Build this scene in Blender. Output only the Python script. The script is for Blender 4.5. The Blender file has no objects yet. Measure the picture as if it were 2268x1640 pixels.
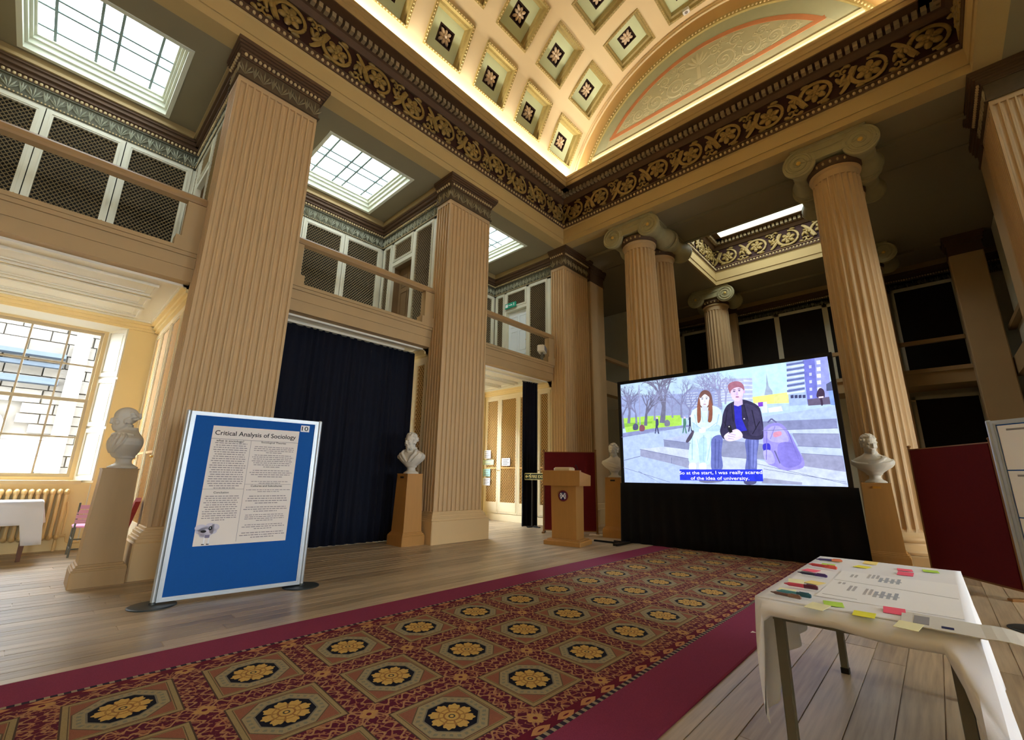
import bpy, bmesh, math, random
import numpy as np
from mathutils import Matrix, Vector
random.seed(7)
PI = math.pi
scene = bpy.context.scene
COL = scene.collection

def lin(h):
    h = h.lstrip('#')
    o = []
    for i in (0, 2, 4):
        v = int(h[i:i+2], 16) / 255.0
        o.append(v / 12.92 if v <= 0.04045 else ((v + 0.055) / 1.055) ** 2.4)
    return tuple(o)

# ------------------------------------------------------------------ camera
cam_d = bpy.data.cameras.new('camera')
cam = bpy.data.objects.new('camera', cam_d)
COL.objects.link(cam)
yaw, pitch, roll = -0.7564, 0.2417, 0.0161
fv = Vector((math.sin(yaw)*math.cos(pitch), math.cos(yaw)*math.cos(pitch), math.sin(pitch)))
rv = Vector((math.cos(yaw), -math.sin(yaw), 0))
uv_ = rv.cross(fv)
r2 = rv*math.cos(roll) + uv_*math.sin(roll)
u2 = -rv*math.sin(roll) + uv_*math.cos(roll)
M = Matrix(((r2.x, u2.x, -fv.x, 6.1797), (r2.y, u2.y, -fv.y, -8.4355), (r2.z, u2.z, -fv.z, 1.085), (0, 0, 0, 1)))
cam.matrix_world = M
cam_d.sensor_fit = 'HORIZONTAL'
cam_d.sensor_width = 36.0
cam_d.lens = 36.0 * 971.57 / 2268.0
cam_d.clip_start = 0.05
cam_d.clip_end = 200
scene.camera = cam

# ------------------------------------------------------------------ world: pale overcast sky
world = bpy.data.worlds.new('overcast_sky')
scene.world = world
world.use_nodes = True
wn = world.node_tree.nodes['Background']
wn.inputs[0].default_value = (0.80, 0.90, 1.0, 1)
WORLD_STRENGTH = 34.0
wn.inputs[1].default_value = WORLD_STRENGTH

# strengths of the light the room has
SKYLIGHT = 6.0          # diffusing glass of the gallery skylights
END_SKYLIGHT = 6.0      # small lantern over the end bay
COVE_WATT = 13.0        # per metre, warm strips behind the cornice lip
SCREEN_EMIT = 1.15

vs = scene.view_settings
vs.view_transform = 'Standard'
vs.look = 'None'
vs.gamma = 1.0
vs.use_curve_mapping = False
vs.exposure = 0.42
scene.cycles.max_bounces = 7
scene.cycles.diffuse_bounces = 5
scene.cycles.glossy_bounces = 3
scene.cycles.transparent_max_bounces = 12
scene.cycles.sample_clamp_indirect = 6.0
scene.cycles.use_denoising = True

def area(name, loc, rot, sx, sy, watt, color=(1, 1, 1), portal=False):
    d = bpy.data.lights.new(name, 'AREA')
    d.shape = 'RECTANGLE'; d.size = sx; d.size_y = sy
    d.energy = watt; d.color = color
    if portal: d.cycles.is_portal = True
    o = bpy.data.objects.new(name, d)
    COL.objects.link(o)
    o.location = loc; o.rotation_euler = rot
    return o

# daylight enters through the tall windows of the ground-floor bays (sky portals)
NAVE_W = 7.5
L, PW = 3.798, 1.098            # bay pitch, pier width
PS = [0.12 - L*k for k in range(5)]          # south edge of pier k (0 is the corner pier)
BAYC = [(PS[k] + PS[k+1] + PW)/2 for k in range(4)]   # bay centres, near the end wall first
RW = (0, 1, 2, 3)                  # right-hand bays that have windows, each half blocked by an added panel
for k, yc in enumerate(BAYC):
    area('window_daylight', (-3.22, yc, 2.12), (0, -PI/2, 0), 2.2, 1.6, 1.0, portal=True)
    if k in RW: area('window_daylight', (NAVE_W+3.22, yc, 1.62), (0, PI/2, 0), 1.25, 1.6, 1.0, portal=True)
# warm cove strips behind the cornice lip
WARM = (1.0, 0.90, 0.71)
for (x, ry) in ((0.335, math.radians(14)), (NAVE_W-0.335, -math.radians(14))):
    area('cove_strip', (x, -6.6, 8.56), (PI, ry, 0), 0.05, 13.0, COVE_WATT*13.0, WARM)
area('cove_strip', (NAVE_W/2, -0.30, 8.56), (PI, 0, 0), 6.6, 0.05, COVE_WATT*6.6*0.6, WARM)

# ------------------------------------------------------------------ mesh helpers
class MB:
    def __init__(s):
        s.v = []; s.f = []; s.m = []
    def add(s, vs_, fs, mi=0):
        n = len(s.v)
        s.v.extend([tuple(p) for p in vs_])
        for f in fs:
            s.f.append(tuple(i+n for i in f)); s.m.append(mi)
        return s
    def box(s, a, b, mi=0):
        x0, y0, z0 = a; x1, y1, z1 = b
        return s.add([(x0,y0,z0),(x1,y0,z0),(x1,y1,z0),(x0,y1,z0),(x0,y0,z1),(x1,y0,z1),(x1,y1,z1),(x0,y1,z1)],
                     [(0,3,2,1),(4,5,6,7),(0,1,5,4),(1,2,6,5),(2,3,7,6),(3,0,4,7)], mi)
    def bevbox(s, a, b, e, mi=0):
        """box with chamfered vertical+top edges"""
        x0,y0,z0 = a; x1,y1,z1 = b
        p = [(x0+e,y0),(x1-e,y0),(x1,y0+e),(x1,y1-e),(x1-e,y1),(x0+e,y1),(x0,y1-e),(x0,y0+e)]
        n = 8
        V = [(x,y,z0) for x,y in p] + [(x,y,z1-e) for x,y in p]
        cx, cy = (x0+x1)/2, (y0+y1)/2
        V += [(x + (e if x < cx else -e), y + (e if y < cy else -e), z1) for x,y in p]
        F = [tuple(range(n-1,-1,-1)), tuple(range(2*n,3*n))]
        for r in range(2):
            for i in range(n):
                j = (i+1) % n
                F.append((r*n+i, r*n+j, (r+1)*n+j, (r+1)*n+i))
        return s.add(V, F, mi)
    def prism(s, poly, axis, lo, hi, mi=0, caps=True):
        n = len(poly)
        def P(a, b, t):
            return {'x': (t, a, b), 'y': (a, t, b), 'z': (a, b, t)}[axis]
        V = [P(a, b, lo) for a, b in poly] + [P(a, b, hi) for a, b in poly]
        F = [(i, (i+1) % n, n+(i+1) % n, n+i) for i in range(n)]
        if caps: F += [tuple(range(n-1, -1, -1)), tuple(range(n, 2*n))]
        return s.add(V, F, mi)
    def lathe(s, prof, c=(0,0,0), seg=24, mi=0, axis='z', cap=True):
        V = []; F = []
        n = len(prof)
        for r, h in prof:
            for i in range(seg):
                a = 2*PI*i/seg
                p = (r*math.cos(a), r*math.sin(a), h)
                if axis == 'y': p = (p[0], p[2], p[1])
                if axis == 'x': p = (p[2], p[0], p[1])
                V.append((c[0]+p[0], c[1]+p[1], c[2]+p[2]))
        for k in range(n-1):
            for i in range(seg):
                j = (i+1) % seg
                F.append((k*seg+i, k*seg+j, (k+1)*seg+j, (k+1)*seg+i))
        if cap:
            F.append(tuple(range(seg-1, -1, -1))); F.append(tuple(range((n-1)*seg, n*seg)))
        return s.add(V, F, mi)
    def tube(s, path, r, seg=6, mi=0, closed=False, flat=None):
        """tube along a path; r number or list; flat squashes along a given unit vector"""
        pts = [Vector(p) for p in path]; n = len(pts)
        rr = r if isinstance(r, (list, tuple)) else [r]*n
        V = []; F = []
        ref = Vector((0.123, 0.2, 0.97))
        for i, p in enumerate(pts):
            if closed: t = pts[(i+1) % n]-pts[i-1]
            else: t = pts[min(i+1, n-1)]-pts[max(i-1, 0)]
            if t.length < 1e-9: t = Vector((0, 0, 1))
            t.normalize()
            a = t.cross(ref)
            if a.length < 1e-3: a = t.cross(Vector((1, 0, 0)))
            a.normalize(); b = t.cross(a)
            for k in range(seg):
                an = 2*PI*k/seg
                o = (a*math.cos(an)+b*math.sin(an))*rr[i]
                if flat is not None: o = o - flat*(o.dot(flat))*0.45
                V.append(tuple(p+o))
        m = n if closed else n-1
        for i in range(m):
            q = (i+1) % n
            for k in range(seg):
                j = (k+1) % seg
                F.append((i*seg+k, i*seg+j, q*seg+j, q*seg+k))
        if not closed:
            F.append(tuple(range(seg-1, -1, -1))); F.append(tuple(range((n-1)*seg, n*seg)))
        return s.add(V, F, mi)
    def ell(s, c, r, seg=10, rings=6, mi=0, rot=None):
        V = []; F = []
        for k in range(rings+1):
            th = PI*k/rings
            for i in range(seg):
                a = 2*PI*i/seg
                p = Vector((r[0]*math.sin(th)*math.cos(a), r[1]*math.sin(th)*math.sin(a), r[2]*math.cos(th)))
                if rot is not None: p = rot @ p
                V.append((c[0]+p.x, c[1]+p.y, c[2]+p.z))
        for k in range(rings):
            for i in range(seg):
                j = (i+1) % seg
                F.append((k*seg+i, k*seg+j, (k+1)*seg+j, (k+1)*seg+i))
        return s.add(V, F, mi)
    def frame(s, axis, plane0, plane1, a0, b0, a1, b1, w, mi=0):
        """rectangular picture frame; axis is the normal, (a,b) the in-plane coordinates"""
        def bx(p, q, r_, t):
            lo, hi = min(plane0, plane1), max(plane0, plane1)
            if axis == 'x': s.box((lo, p, q), (hi, r_, t), mi)
            elif axis == 'y': s.box((p, lo, q), (r_, hi, t), mi)
            else: s.box((p, q, lo), (r_, t, hi), mi)
        bx(a0, b0, a0+w, b1); bx(a1-w, b0, a1, b1); bx(a0+w, b0, a1-w, b0+w); bx(a0+w, b1-w, a1-w, b1)
        return s
    def xf(s, M_):
        s.v = [tuple(M_ @ Vector(p)) for p in s.v]; return s
    def mesh(s, name, mats, smooth=False, fix=True):
        me = bpy.data.meshes.new(name)
        me.from_pydata(s.v, [], s.f)
        if not isinstance(mats, (list, tuple)): mats = [mats]
        for m in mats: me.materials.append(m)
        if len(mats) > 1:
            me.polygons.foreach_set('material_index', s.m)
        if fix:
            bm = bmesh.new(); bm.from_mesh(me)
            bmesh.ops.recalc_face_normals(bm, faces=bm.faces)
            bm.to_mesh(me); bm.free()
        if smooth:
            me.polygons.foreach_set('use_smooth', [True]*len(me.polygons))
            try: me.set_sharp_from_angle(angle=math.radians(38))
            except Exception: pass
        me.update()
        return me
    def build(s, name, mats, parent=None, loc=None, rotz=0, smooth=False, fix=True):
        return link(name, s.mesh(name, mats, smooth, fix), parent, loc, rotz)

def link(name, me, parent=None, loc=None, rotz=0):
    o = bpy.data.objects.new(name, me)
    COL.objects.link(o)
    if parent is not None: o.parent = parent
    if loc is not None: o.location = loc
    if rotz: o.rotation_euler = (0, 0, rotz)
    return o
def tag(o, label=None, cat=None, group=None, kind=None):
    if label: o['label'] = label
    if cat: o['category'] = cat
    if group: o['group'] = group
    if kind: o['kind'] = kind
    return o
def thing(name, loc, rotz, label, cat, group=None):
    o = bpy.data.objects.new(name, None)
    o.empty_display_size = 0.1
    COL.objects.link(o)
    o.location = loc; o.rotation_euler = (0, 0, rotz)
    return tag(o, label, cat, group)
def struct(name, label=None):
    o = bpy.data.objects.new(name, None)
    o.empty_display_size = 0.1
    COL.objects.link(o)
    o['kind'] = 'structure'
    if label: o['label'] = label
    return o
def copy_tree(o, parent=None):
    c = o.copy(); COL.objects.link(c)
    if parent is not None: c.parent = parent
    for ch in list(o.children): copy_tree(ch, c)
    return c

# ------------------------------------------------------------------ materials
MATS = {}
def mat(name, color, rough=0.6, var=0.08, scale=6.0, bump=0.0, bscale=60.0, metal=0.0, spec=0.3, objvar=0.0, stretch=None):
    if isinstance(color, str): color = lin(color)
    m = bpy.data.materials.new(name); MATS[name] = m
    m.use_nodes = True
    nt = m.node_tree; N = nt.nodes; K = nt.links
    b = N['Principled BSDF']
    b.inputs['Roughness'].default_value = rough
    b.inputs['Metallic'].default_value = metal
    b.inputs['Specular IOR Level'].default_value = spec
    tc = N.new('ShaderNodeTexCoord')
    mp = N.new('ShaderNodeMapping')
    if stretch: mp.inputs['Scale'].default_value = stretch
    K.new(tc.outputs['Object'], mp.inputs['Vector'])
    no = N.new('ShaderNodeTexNoise'); no.inputs['Scale'].default_value = scale; no.inputs['Detail'].default_value = 4
    K.new(mp.outputs[0], no.inputs['Vector'])
    mix = N.new('ShaderNodeMix'); mix.data_type = 'RGBA'
    lo = [max(0, c*(1-var)) for c in color]; hi = [min(1, c*(1+var)) for c in color]
    mix.inputs[6].default_value = (*lo, 1); mix.inputs[7].default_value = (*hi, 1)
    K.new(no.outputs['Fac'], mix.inputs[0])
    out = mix.outputs[2]
    if objvar:
        oi = N.new('ShaderNodeObjectInfo')
        hs = N.new('ShaderNodeHueSaturation')
        mr = N.new('ShaderNodeMapRange'); mr.inputs[3].default_value = 1-objvar; mr.inputs[4].default_value = 1+objvar
        K.new(oi.outputs['Random'], mr.inputs[0]); K.new(mr.outputs[0], hs.inputs['Value'])
        K.new(out, hs.inputs['Color']); out = hs.outputs[0]
    K.new(out, b.inputs['Base Color'])
    if bump:
        n2 = N.new('ShaderNodeTexNoise'); n2.inputs['Scale'].default_value = bscale; n2.inputs['Detail'].default_value = 3
        K.new(mp.outputs[0], n2.inputs['Vector'])
        bp = N.new('ShaderNodeBump'); bp.inputs['Strength'].default_value = bump; bp.inputs['Distance'].default_value = 0.01
        K.new(n2.outputs['Fac'], bp.inputs['Height']); K.new(bp.outputs[0], b.inputs['Normal'])
    return m
def emat(name, color, strength):
    if isinstance(color, str): color = lin(color)
    m = bpy.data.materials.new(name); m.use_nodes = True
    N = m.node_tree.nodes; K = m.node_tree.links
    for n in list(N):
        if n.type != 'OUTPUT_MATERIAL': N.remove(n)
    e = N.new('ShaderNodeEmission'); e.inputs[0].default_value = (*color, 1); e.inputs[1].default_value = strength
    K.new(e.outputs[0], N['Material Output'].inputs[0])
    return m
class X:
    """tiny expression builder over math nodes"""
    nt = None
    def __init__(s, sock): s.s = sock
    @staticmethod
    def op(o, *a):
        n = X.nt.nodes.new('ShaderNodeMath'); n.operation = o
        for i, q in enumerate(a):
            if isinstance(q, X): X.nt.links.new(q.s, n.inputs[i])
            else: n.inputs[i].default_value = q
        return X(n.outputs[0])
    def __add__(s, o): return X.op('ADD', s, o)
    def __radd__(s, o): return X.op('ADD', o, s)
    def __sub__(s, o): return X.op('SUBTRACT', s, o)
    def __rsub__(s, o): return X.op('SUBTRACT', o, s)
    def __mul__(s, o): return X.op('MULTIPLY', s, o)
    def __rmul__(s, o): return X.op('MULTIPLY', o, s)
    def __truediv__(s, o): return X.op('DIVIDE', s, o)
    def abs(s): return X.op('ABSOLUTE', s)
    def fract(s): return X.op('FRACT', s)
    def cos(s): return X.op('COSINE', s)
    def sin(s): return X.op('SINE', s)
    def max(s, o): return X.op('MAXIMUM', s, o)
    def min(s, o): return X.op('MINIMUM', s, o)
    def pow(s, o): return X.op('POWER', s, o)
    def sqrt(s): return X.op('SQRT', s)
    def lt(s, o): return X.op('LESS_THAN', s, o)
    def gt(s, o): return X.op('GREATER_THAN', s, o)
    def atan2(s, o): return X.op('ARCTAN2', s, o)
def mixc(fac, a, b):
    n = X.nt.nodes.new('ShaderNodeMix'); n.data_type = 'RGBA'
    X.nt.links.new(fac.s, n.inputs[0])
    for i, q in ((6, a), (7, b)):
        if hasattr(q, 'is_output'): X.nt.links.new(q, n.inputs[i])
        else: n.inputs[i].default_value = (*(lin(q) if isinstance(q, str) else q), 1)
    return n.outputs[2]

TAN = mat('tan_scagliola_paint', '#c2a378', 0.55, 0.05, 3, bump=0.05, bscale=25)
STONE = mat('buff_painted_stone', '#cdae7e', 0.6, 0.05, 4)
ARCH = mat('ochre_plaster', '#b89e6a', 0.65, 0.04, 2)
CORN = mat('brown_cornice_paint', '#5d4530', 0.6, 0.12, 8)
CORNL = mat('buff_cornice_paint', '#a88f62', 0.6, 0.08, 8)
MAROON = mat('maroon_frieze_ground', '#33160f', 0.7, 0.2, 10)
GOLD = mat('antique_gilding', '#8f763f', 0.45, 0.3, 18, metal=0.2, spec=0.5)
GOLDB = mat('bright_gilding', '#d9b45c', 0.35, 0.1, 18, metal=0.5, spec=0.5)
BEADM = mat('cream_bead_paint', '#c9b183', 0.5, 0.1, 12)
PLASTER = mat('cream_vault_plaster', '#e6d3ae', 0.75, 0.04, 1.2)
GREEN = mat('pale_green_coffer_paint', '#d3e0bd', 0.7, 0.06, 4)
COFG = mat('gilt_coffer_moulding', '#a5935c', 0.5, 0.25, 22, spec=0.5)
DARKC = mat('dark_coffer_ground', '#2b1512', 0.7, 0.2, 10)
ROSE = mat('pink_cream_rosette', '#dcc6ae', 0.6, 0.15, 25)
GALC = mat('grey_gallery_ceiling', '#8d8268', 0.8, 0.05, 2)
ANTH = mat('grey_green_anthemion_paint', '#a8a892', 0.7, 0.3, 16)
ANTHD = mat('dark_anthemion_ground', '#5f5c4a', 0.8, 0.3, 14)
CREAM = mat('cream_woodwork', '#d6d2bd', 0.5, 0.04, 4)
YCREAM = mat('warm_cream_wall_paint', '#efd69c', 0.6, 0.03, 2)
WHITEC = mat('white_painted_wood', '#ece6d4', 0.45, 0.03, 3)
DARKIN = mat('dark_cupboard_interior', '#1c1712', 0.8, 0.3, 8)
BRASSW = mat('brass_lattice_wire', '#8d7b5c', 0.45, 0.2, 20, metal=0.4)
BRASSY = mat('aged_brass_lattice', '#d2a868', 0.5, 0.2, 20, metal=0.1)
MARBLE = mat('white_marble', '#cfc8b8', 0.5, 0.08, 5, bump=0.05, bscale=30)
PEDW = mat('oak_veneer', '#ad7d41', 0.45, 0.10, 3, stretch=(8, 8, 1))
PEDG = mat('grained_tan_pedestal', '#a98a5e', 0.5, 0.08, 3, stretch=(6, 6, 1))
NAVY = mat('navy_curtain_cloth', '#090c1b', 0.9, 0.15, 8, bump=0.1, bscale=90)
BLACKC = mat('black_drape_cloth', '#030304', 0.95, 0.2, 8)
BLACK = mat('black_powder_coat', '#0b0b0c', 0.5, 0.1, 8)
REDF = mat('crimson_felt', '#5a0a10', 0.95, 0.12, 30, bump=0.1, bscale=200)
BLUEF = mat('blue_felt', '#13529c', 0.95, 0.08, 60, bump=0.1, bscale=250)
ALU = mat('brushed_aluminium', '#b9bfc2', 0.4, 0.06, 10, metal=0.6, spec=0.5)
GREYM = mat('grey_steel', '#6e6c60', 0.5, 0.1, 8, metal=0.3)
PAPER = mat('white_paper', '#e4dcd4', 0.8, 0.02, 5)
PAPERW = mat('bright_white_paper', '#eeeef0', 0.8, 0.02, 5)
INK = mat('black_print', '#2c2a2c', 0.8, 0.05, 5)
INKG = mat('grey_print', '#8d8a8c', 0.8, 0.08, 5)
CLOTH = mat('white_table_linen', '#e6e6ea', 0.85, 0.03, 5, bump=0.05, bscale=400)
WOODP = mat('worn_pine_boards', '#9d8467', 0.42, 0.28, 3.0, bump=0.06, bscale=14, objvar=0.16, spec=0.45, stretch=(9, 0.9, 1))
BRASS = mat('polished_brass', '#c99a45', 0.3, 0.05, 10, metal=0.9)
RADC = mat('cream_enamel', '#e2c083', 0.4, 0.03, 5)
PINK = mat('pink_plastic', '#e3a3c0', 0.4, 0.03, 5)
REDV = mat('red_upholstery', '#8e2a26', 0.7, 0.08, 12)
STONEB = mat('darkened_weathered_sandstone', '#575047', 0.9, 0.25, 4, bump=0.4, bscale=8, objvar=0.1)  # dimmer daylight put into the base colour so the facade does not clip
SLATE = mat('grey_slate_lead', '#30353a', 0.8, 0.2, 6)
BROWNW = mat('brown_table_wood', '#6b4a35', 0.5, 0.15, 5)
GLASSW = bpy.data.materials.new('clear_window_glass'); GLASSW.use_nodes = True
_n = GLASSW.node_tree.nodes; _k = GLASSW.node_tree.links
_n.remove(_n['Principled BSDF'])
_t = _n.new('ShaderNodeBsdfTransparent'); _t.inputs[0].default_value = (0.96, 0.98, 1, 1)
_g = _n.new('ShaderNodeBsdfGlossy'); _g.inputs['Roughness'].default_value = 0.02
_m = _n.new('ShaderNodeMixShader'); _m.inputs[0].default_value = 0.05
_k.new(_t.outputs[0], _m.inputs[1]); _k.new(_g.outputs[0], _m.inputs[2]); _k.new(_m.outputs[0], _n['Material Output'].inputs[0])
SKYG = emat('daylit_obscured_glass', (0.84, 0.95, 1.0), SKYLIGHT)
SKYE = emat('daylit_lantern_glass', (0.86, 0.95, 0.93), END_SKYLIGHT)

# ================================================================== STRUCTURE
Y0, Y1 = -15.1, 7.7            # hall extent along the nave
GZ = 3.5                        # underside of the gallery
CZ = 7.05                       # ceiling of galleries / soffit of architrave
OPN = (-2.52, -0.77)            # skylight opening in x
SKYC = [-1.48, BAYC[1], BAYC[2], BAYC[3]]

# ---- floor: slab and individual boards
wp = bpy.data.materials.new('worn_pine_floorboards'); wp.use_nodes = True
X.nt = wp.node_tree
_N = wp.node_tree.nodes; _K = wp.node_tree.links; _b = _N['Principled BSDF']
_geo = _N.new('ShaderNodeNewGeometry')
_mp = _N.new('ShaderNodeMapping'); _mp.inputs['Scale'].default_value = (14, 0.7, 1); _K.new(_geo.outputs['Position'], _mp.inputs[0])
_n1 = _N.new('ShaderNodeTexNoise'); _n1.inputs['Scale'].default_value = 3.2; _n1.inputs['Detail'].default_value = 6; _K.new(_mp.outputs[0], _n1.inputs['Vector'])
_n2 = _N.new('ShaderNodeTexNoise'); _n2.inputs['Scale'].default_value = 1.1; _n2.inputs['Detail'].default_value = 3; _K.new(_geo.outputs['Position'], _n2.inputs['Vector'])
_oi = _N.new('ShaderNodeObjectInfo')
_rp = _N.new('ShaderNodeValToRGB')
_rp.color_ramp.elements[0].position = 0.25; _rp.color_ramp.elements[0].color = (*lin('#75624b'), 1)
_rp.color_ramp.elements[1].position = 0.75; _rp.color_ramp.elements[1].color = (*lin('#c0aa8a'), 1)
_f = X(_n1.outputs['Fac'])*0.55 + X(_n2.outputs['Fac'])*0.3 + X(_oi.outputs['Random'])*0.26 - 0.03
_K.new(_f.s, _rp.inputs[0]); _K.new(_rp.outputs[0], _b.inputs['Base Color'])
_ro = X(_n2.outputs['Fac'])*0.2 + 0.27
_K.new(_ro.s, _b.inputs['Roughness']); _b.inputs['Specular IOR Level'].default_value = 0.5
_bp = _N.new('ShaderNodeBump'); _bp.inputs['Strength'].default_value = 0.05; _bp.inputs['Distance'].default_value = 0.01
_K.new(_n1.outputs['Fac'], _bp.inputs['Height']); _K.new(_bp.outputs[0], _b.inputs['Normal'])
floor = MB().box((-3.4, Y0-0.2, -0.25), (NAVE_W+3.4, Y1, -0.006)).build('floor', wp)
tag(floor, 'worn pine board floor of the library hall', kind='structure')
pm = MB().box((-0.5, -0.5, -1), (0.5, 0.5, 0)).mesh('plank', wp)
def planks(x0, x1, y0, y1, w, lo, hi):
    x = x0
    while x < x1-1e-6:
        ww = min(w*random.uniform(0.94, 1.06), x1-x)
        y = y0 - random.uniform(0, 2.5)
        while y < y1:
            ln = random.uniform(lo, hi)
            a, b = max(y, y0), min(y+ln, y1)
            if b-a > 0.1:
                o = link('plank', pm, floor, (x+ww/2, (a+b)/2, random.uniform(-0.0016, 0)))
                o.scale = (ww-0.006, b-a-0.005, 0.02)
            y += ln
        x += ww
planks(-2.98, 2.60, -11.4, 1.0, 0.118, 3.4, 4.8)
planks(5.05, 7.9, -9.6, 0.0, 0.165, 2.4, 3.8)

# ---- outer walls
def wall_side(name, left):
    mb = MB()
    def bx(a, b, mi=0):
        if not left: a = (NAVE_W-a[0], a[1], a[2]); b = (NAVE_W-b[0], b[1], b[2])
        lo = tuple(min(p, q) for p, q in zip(a, b)); hi = tuple(max(p, q) for p, q in zip(a, b))
        mb.box(lo, hi, mi)
    WB = BAYC if left else [BAYC[i] for i in RW]
    edges = [Y0]
    for yc in sorted(WB): edges += [yc-1.05, yc+1.05]
    edges.append(Y1)
    for i in range(0, len(edges), 2): bx((-3.4, edges[i], -0.2), (-3.0, edges[i+1], GZ), 0)
    for yc in WB:
        bx((-3.4, yc-1.05, -0.2), (-3.0, yc+1.05, 0.92), 0)
        bx((-3.4, yc-1.05, 3.34), (-3.0, yc+1.05, GZ), 0)
    bx((-3.4, Y0, GZ), (-3.0, Y1, 7.4), 1)
    o = mb.build(name, [YCREAM, DARKIN]); tag(o, kind='structure')
    return o
wall_left = wall_side('wall_left', True)
wall_right = wall_side('wall_right', False)
tag(wall_left, 'warm cream outer wall with the tall sash windows')
tag(wall_right, 'cream outer wall on the far right side')
wb = MB().box((-3.4, Y0-0.3, -0.2), (NAVE_W+3.4, Y0, 11.8)).build('wall_back', STONE); tag(wb, 'plain wall closing the hall behind the viewer', kind='structure')
wf = MB().box((-3.4, Y1-0.25, -0.2), (NAVE_W+3.4, Y1, 7.4)).build('wall_front', CREAM); tag(wf, 'dim cream wall at the back of the end bay', kind='structure')

# ---- ceilings at gallery-top level, with skylight holes
def slab_with_holes(mb, x0, x1, ya, yb, z0, z1, holes, mi=0):
    """holes: list of (hx0,hx1,hy0,hy1) disjoint in y"""
    y = ya
    for hx0, hx1, hy0, hy1 in sorted(holes, key=lambda h: h[2]):
        mb.box((x0, y, z0), (x1, hy0, z1), mi)
        mb.box((x0, hy0, z0), (hx0, hy1, z1), mi); mb.box((hx1, hy0, z0), (x1, hy1, z1), mi)
        y = hy1
    mb.box((x0, y, z0), (x1, yb, z1), mi)
holesL = [(OPN[0], OPN[1], c-0.86, c+0.86) for c in SKYC]
holesR = [(NAVE_W-OPN[1], NAVE_W-OPN[0], c-0.86, c+0.86) for c in SKYC]
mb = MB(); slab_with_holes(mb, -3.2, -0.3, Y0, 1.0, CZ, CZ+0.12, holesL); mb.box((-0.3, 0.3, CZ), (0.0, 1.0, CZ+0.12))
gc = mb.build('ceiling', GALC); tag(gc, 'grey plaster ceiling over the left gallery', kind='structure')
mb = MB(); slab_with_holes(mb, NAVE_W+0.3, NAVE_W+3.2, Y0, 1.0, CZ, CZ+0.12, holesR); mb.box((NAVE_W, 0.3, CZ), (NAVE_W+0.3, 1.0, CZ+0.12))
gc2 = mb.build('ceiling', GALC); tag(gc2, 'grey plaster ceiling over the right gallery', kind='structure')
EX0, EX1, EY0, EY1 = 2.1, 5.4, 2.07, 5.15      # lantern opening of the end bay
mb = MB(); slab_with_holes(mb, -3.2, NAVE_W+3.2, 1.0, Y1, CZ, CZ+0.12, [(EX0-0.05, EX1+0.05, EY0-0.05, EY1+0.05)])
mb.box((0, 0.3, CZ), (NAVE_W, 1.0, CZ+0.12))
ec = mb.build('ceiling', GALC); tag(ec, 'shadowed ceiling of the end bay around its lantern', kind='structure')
# downstand mouldings between the column rows
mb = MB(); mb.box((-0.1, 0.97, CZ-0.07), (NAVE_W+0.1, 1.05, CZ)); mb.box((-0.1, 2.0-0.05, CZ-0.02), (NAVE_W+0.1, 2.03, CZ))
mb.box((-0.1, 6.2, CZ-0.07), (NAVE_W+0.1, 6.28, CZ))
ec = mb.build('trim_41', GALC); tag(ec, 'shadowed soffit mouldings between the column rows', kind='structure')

# ---- skylights
nspan, wspan = 0.14, 0.29
cuts = [0, nspan, nspan+wspan, 2*nspan+wspan, 2*nspan+2*wspan, 1.0]
pane_me = MB().box((-0.5, -0.5, 0), (0.5, 0.5, 0.012)).mesh('pane', SKYG)
def skylight(n, x0, x1, yc, label, detail=True):
    r = struct('window_%d' % n, label)
    mb = MB()
    for i, (z0, z1, ins) in enumerate(((CZ-0.015, CZ+0.08, 0.0), (CZ+0.08, CZ+0.16, 0.035), (CZ+0.16, CZ+0.22, 0.07), (CZ+0.22, CZ+0.27, 0.10))):
        mb.frame('z', z0, z1, x0-0.03+ins, yc-0.89+ins, x1+0.03-ins, yc+0.89-ins, 0.06, 0)
        mb.frame('z', z0+0.02, z1, x0-0.04+ins, yc-0.90+ins, x1+0.04-ins, yc+0.90-ins, 0.03, 0)
    mb.build('window_frame', mat_sky, r)
    gx0, gx1, gy0, gy1 = x0+0.11, x1-0.11, yc-0.77, yc+0.77
    bars = MB()
    for c in cuts[1:-1]:
        bx_ = gx0+(gx1-gx0)*c; by_ = gy0+(gy1-gy0)*c
        bars.box((bx_-0.016, gy0, CZ+0.25), (bx_+0.016, gy1, CZ+0.29)); bars.box((gx0, by_-0.016, CZ+0.245), (gx1, by_+0.016, CZ+0.285))
    bars.build('glazing_bar', mat_bar, r)
    for i in range(5):
        for j in range(5):
            a0, a1 = gx0+(gx1-gx0)*cuts[i], gx0+(gx1-gx0)*cuts[i+1]
            b0, b1 = gy0+(gy1-gy0)*cuts[j], gy0+(gy1-gy0)*cuts[j+1]
            o = link('pane', pane_me, r, ((a0+a1)/2, (b0+b1)/2, CZ+0.29)); o.scale = (a1-a0, b1-b0, 1)
    return r
mat_sky = mat('white_skylight_surround', '#dfe0cd', 0.55, 0.03, 4)
mat_bar = mat('grey_glazing_bar', '#93a5a5', 0.5, 0.05, 4)
NW = 1
for k, c in enumerate(SKYC):
    skylight(NW, OPN[0], OPN[1], c, ['skylight over the left gallery nearest the end columns', 'skylight over the left gallery between the two middle piers',
             'large skylight at the upper left corner', 'skylight over the left gallery behind the viewer'][k]); NW += 1
for k, c in enumerate(SKYC):
    skylight(NW, NAVE_W-OPN[1], NAVE_W-OPN[0], c, 'skylight over the right gallery, bay %s' % ['nearest the end', 'two', 'three', 'four'][k]); NW += 1

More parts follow.
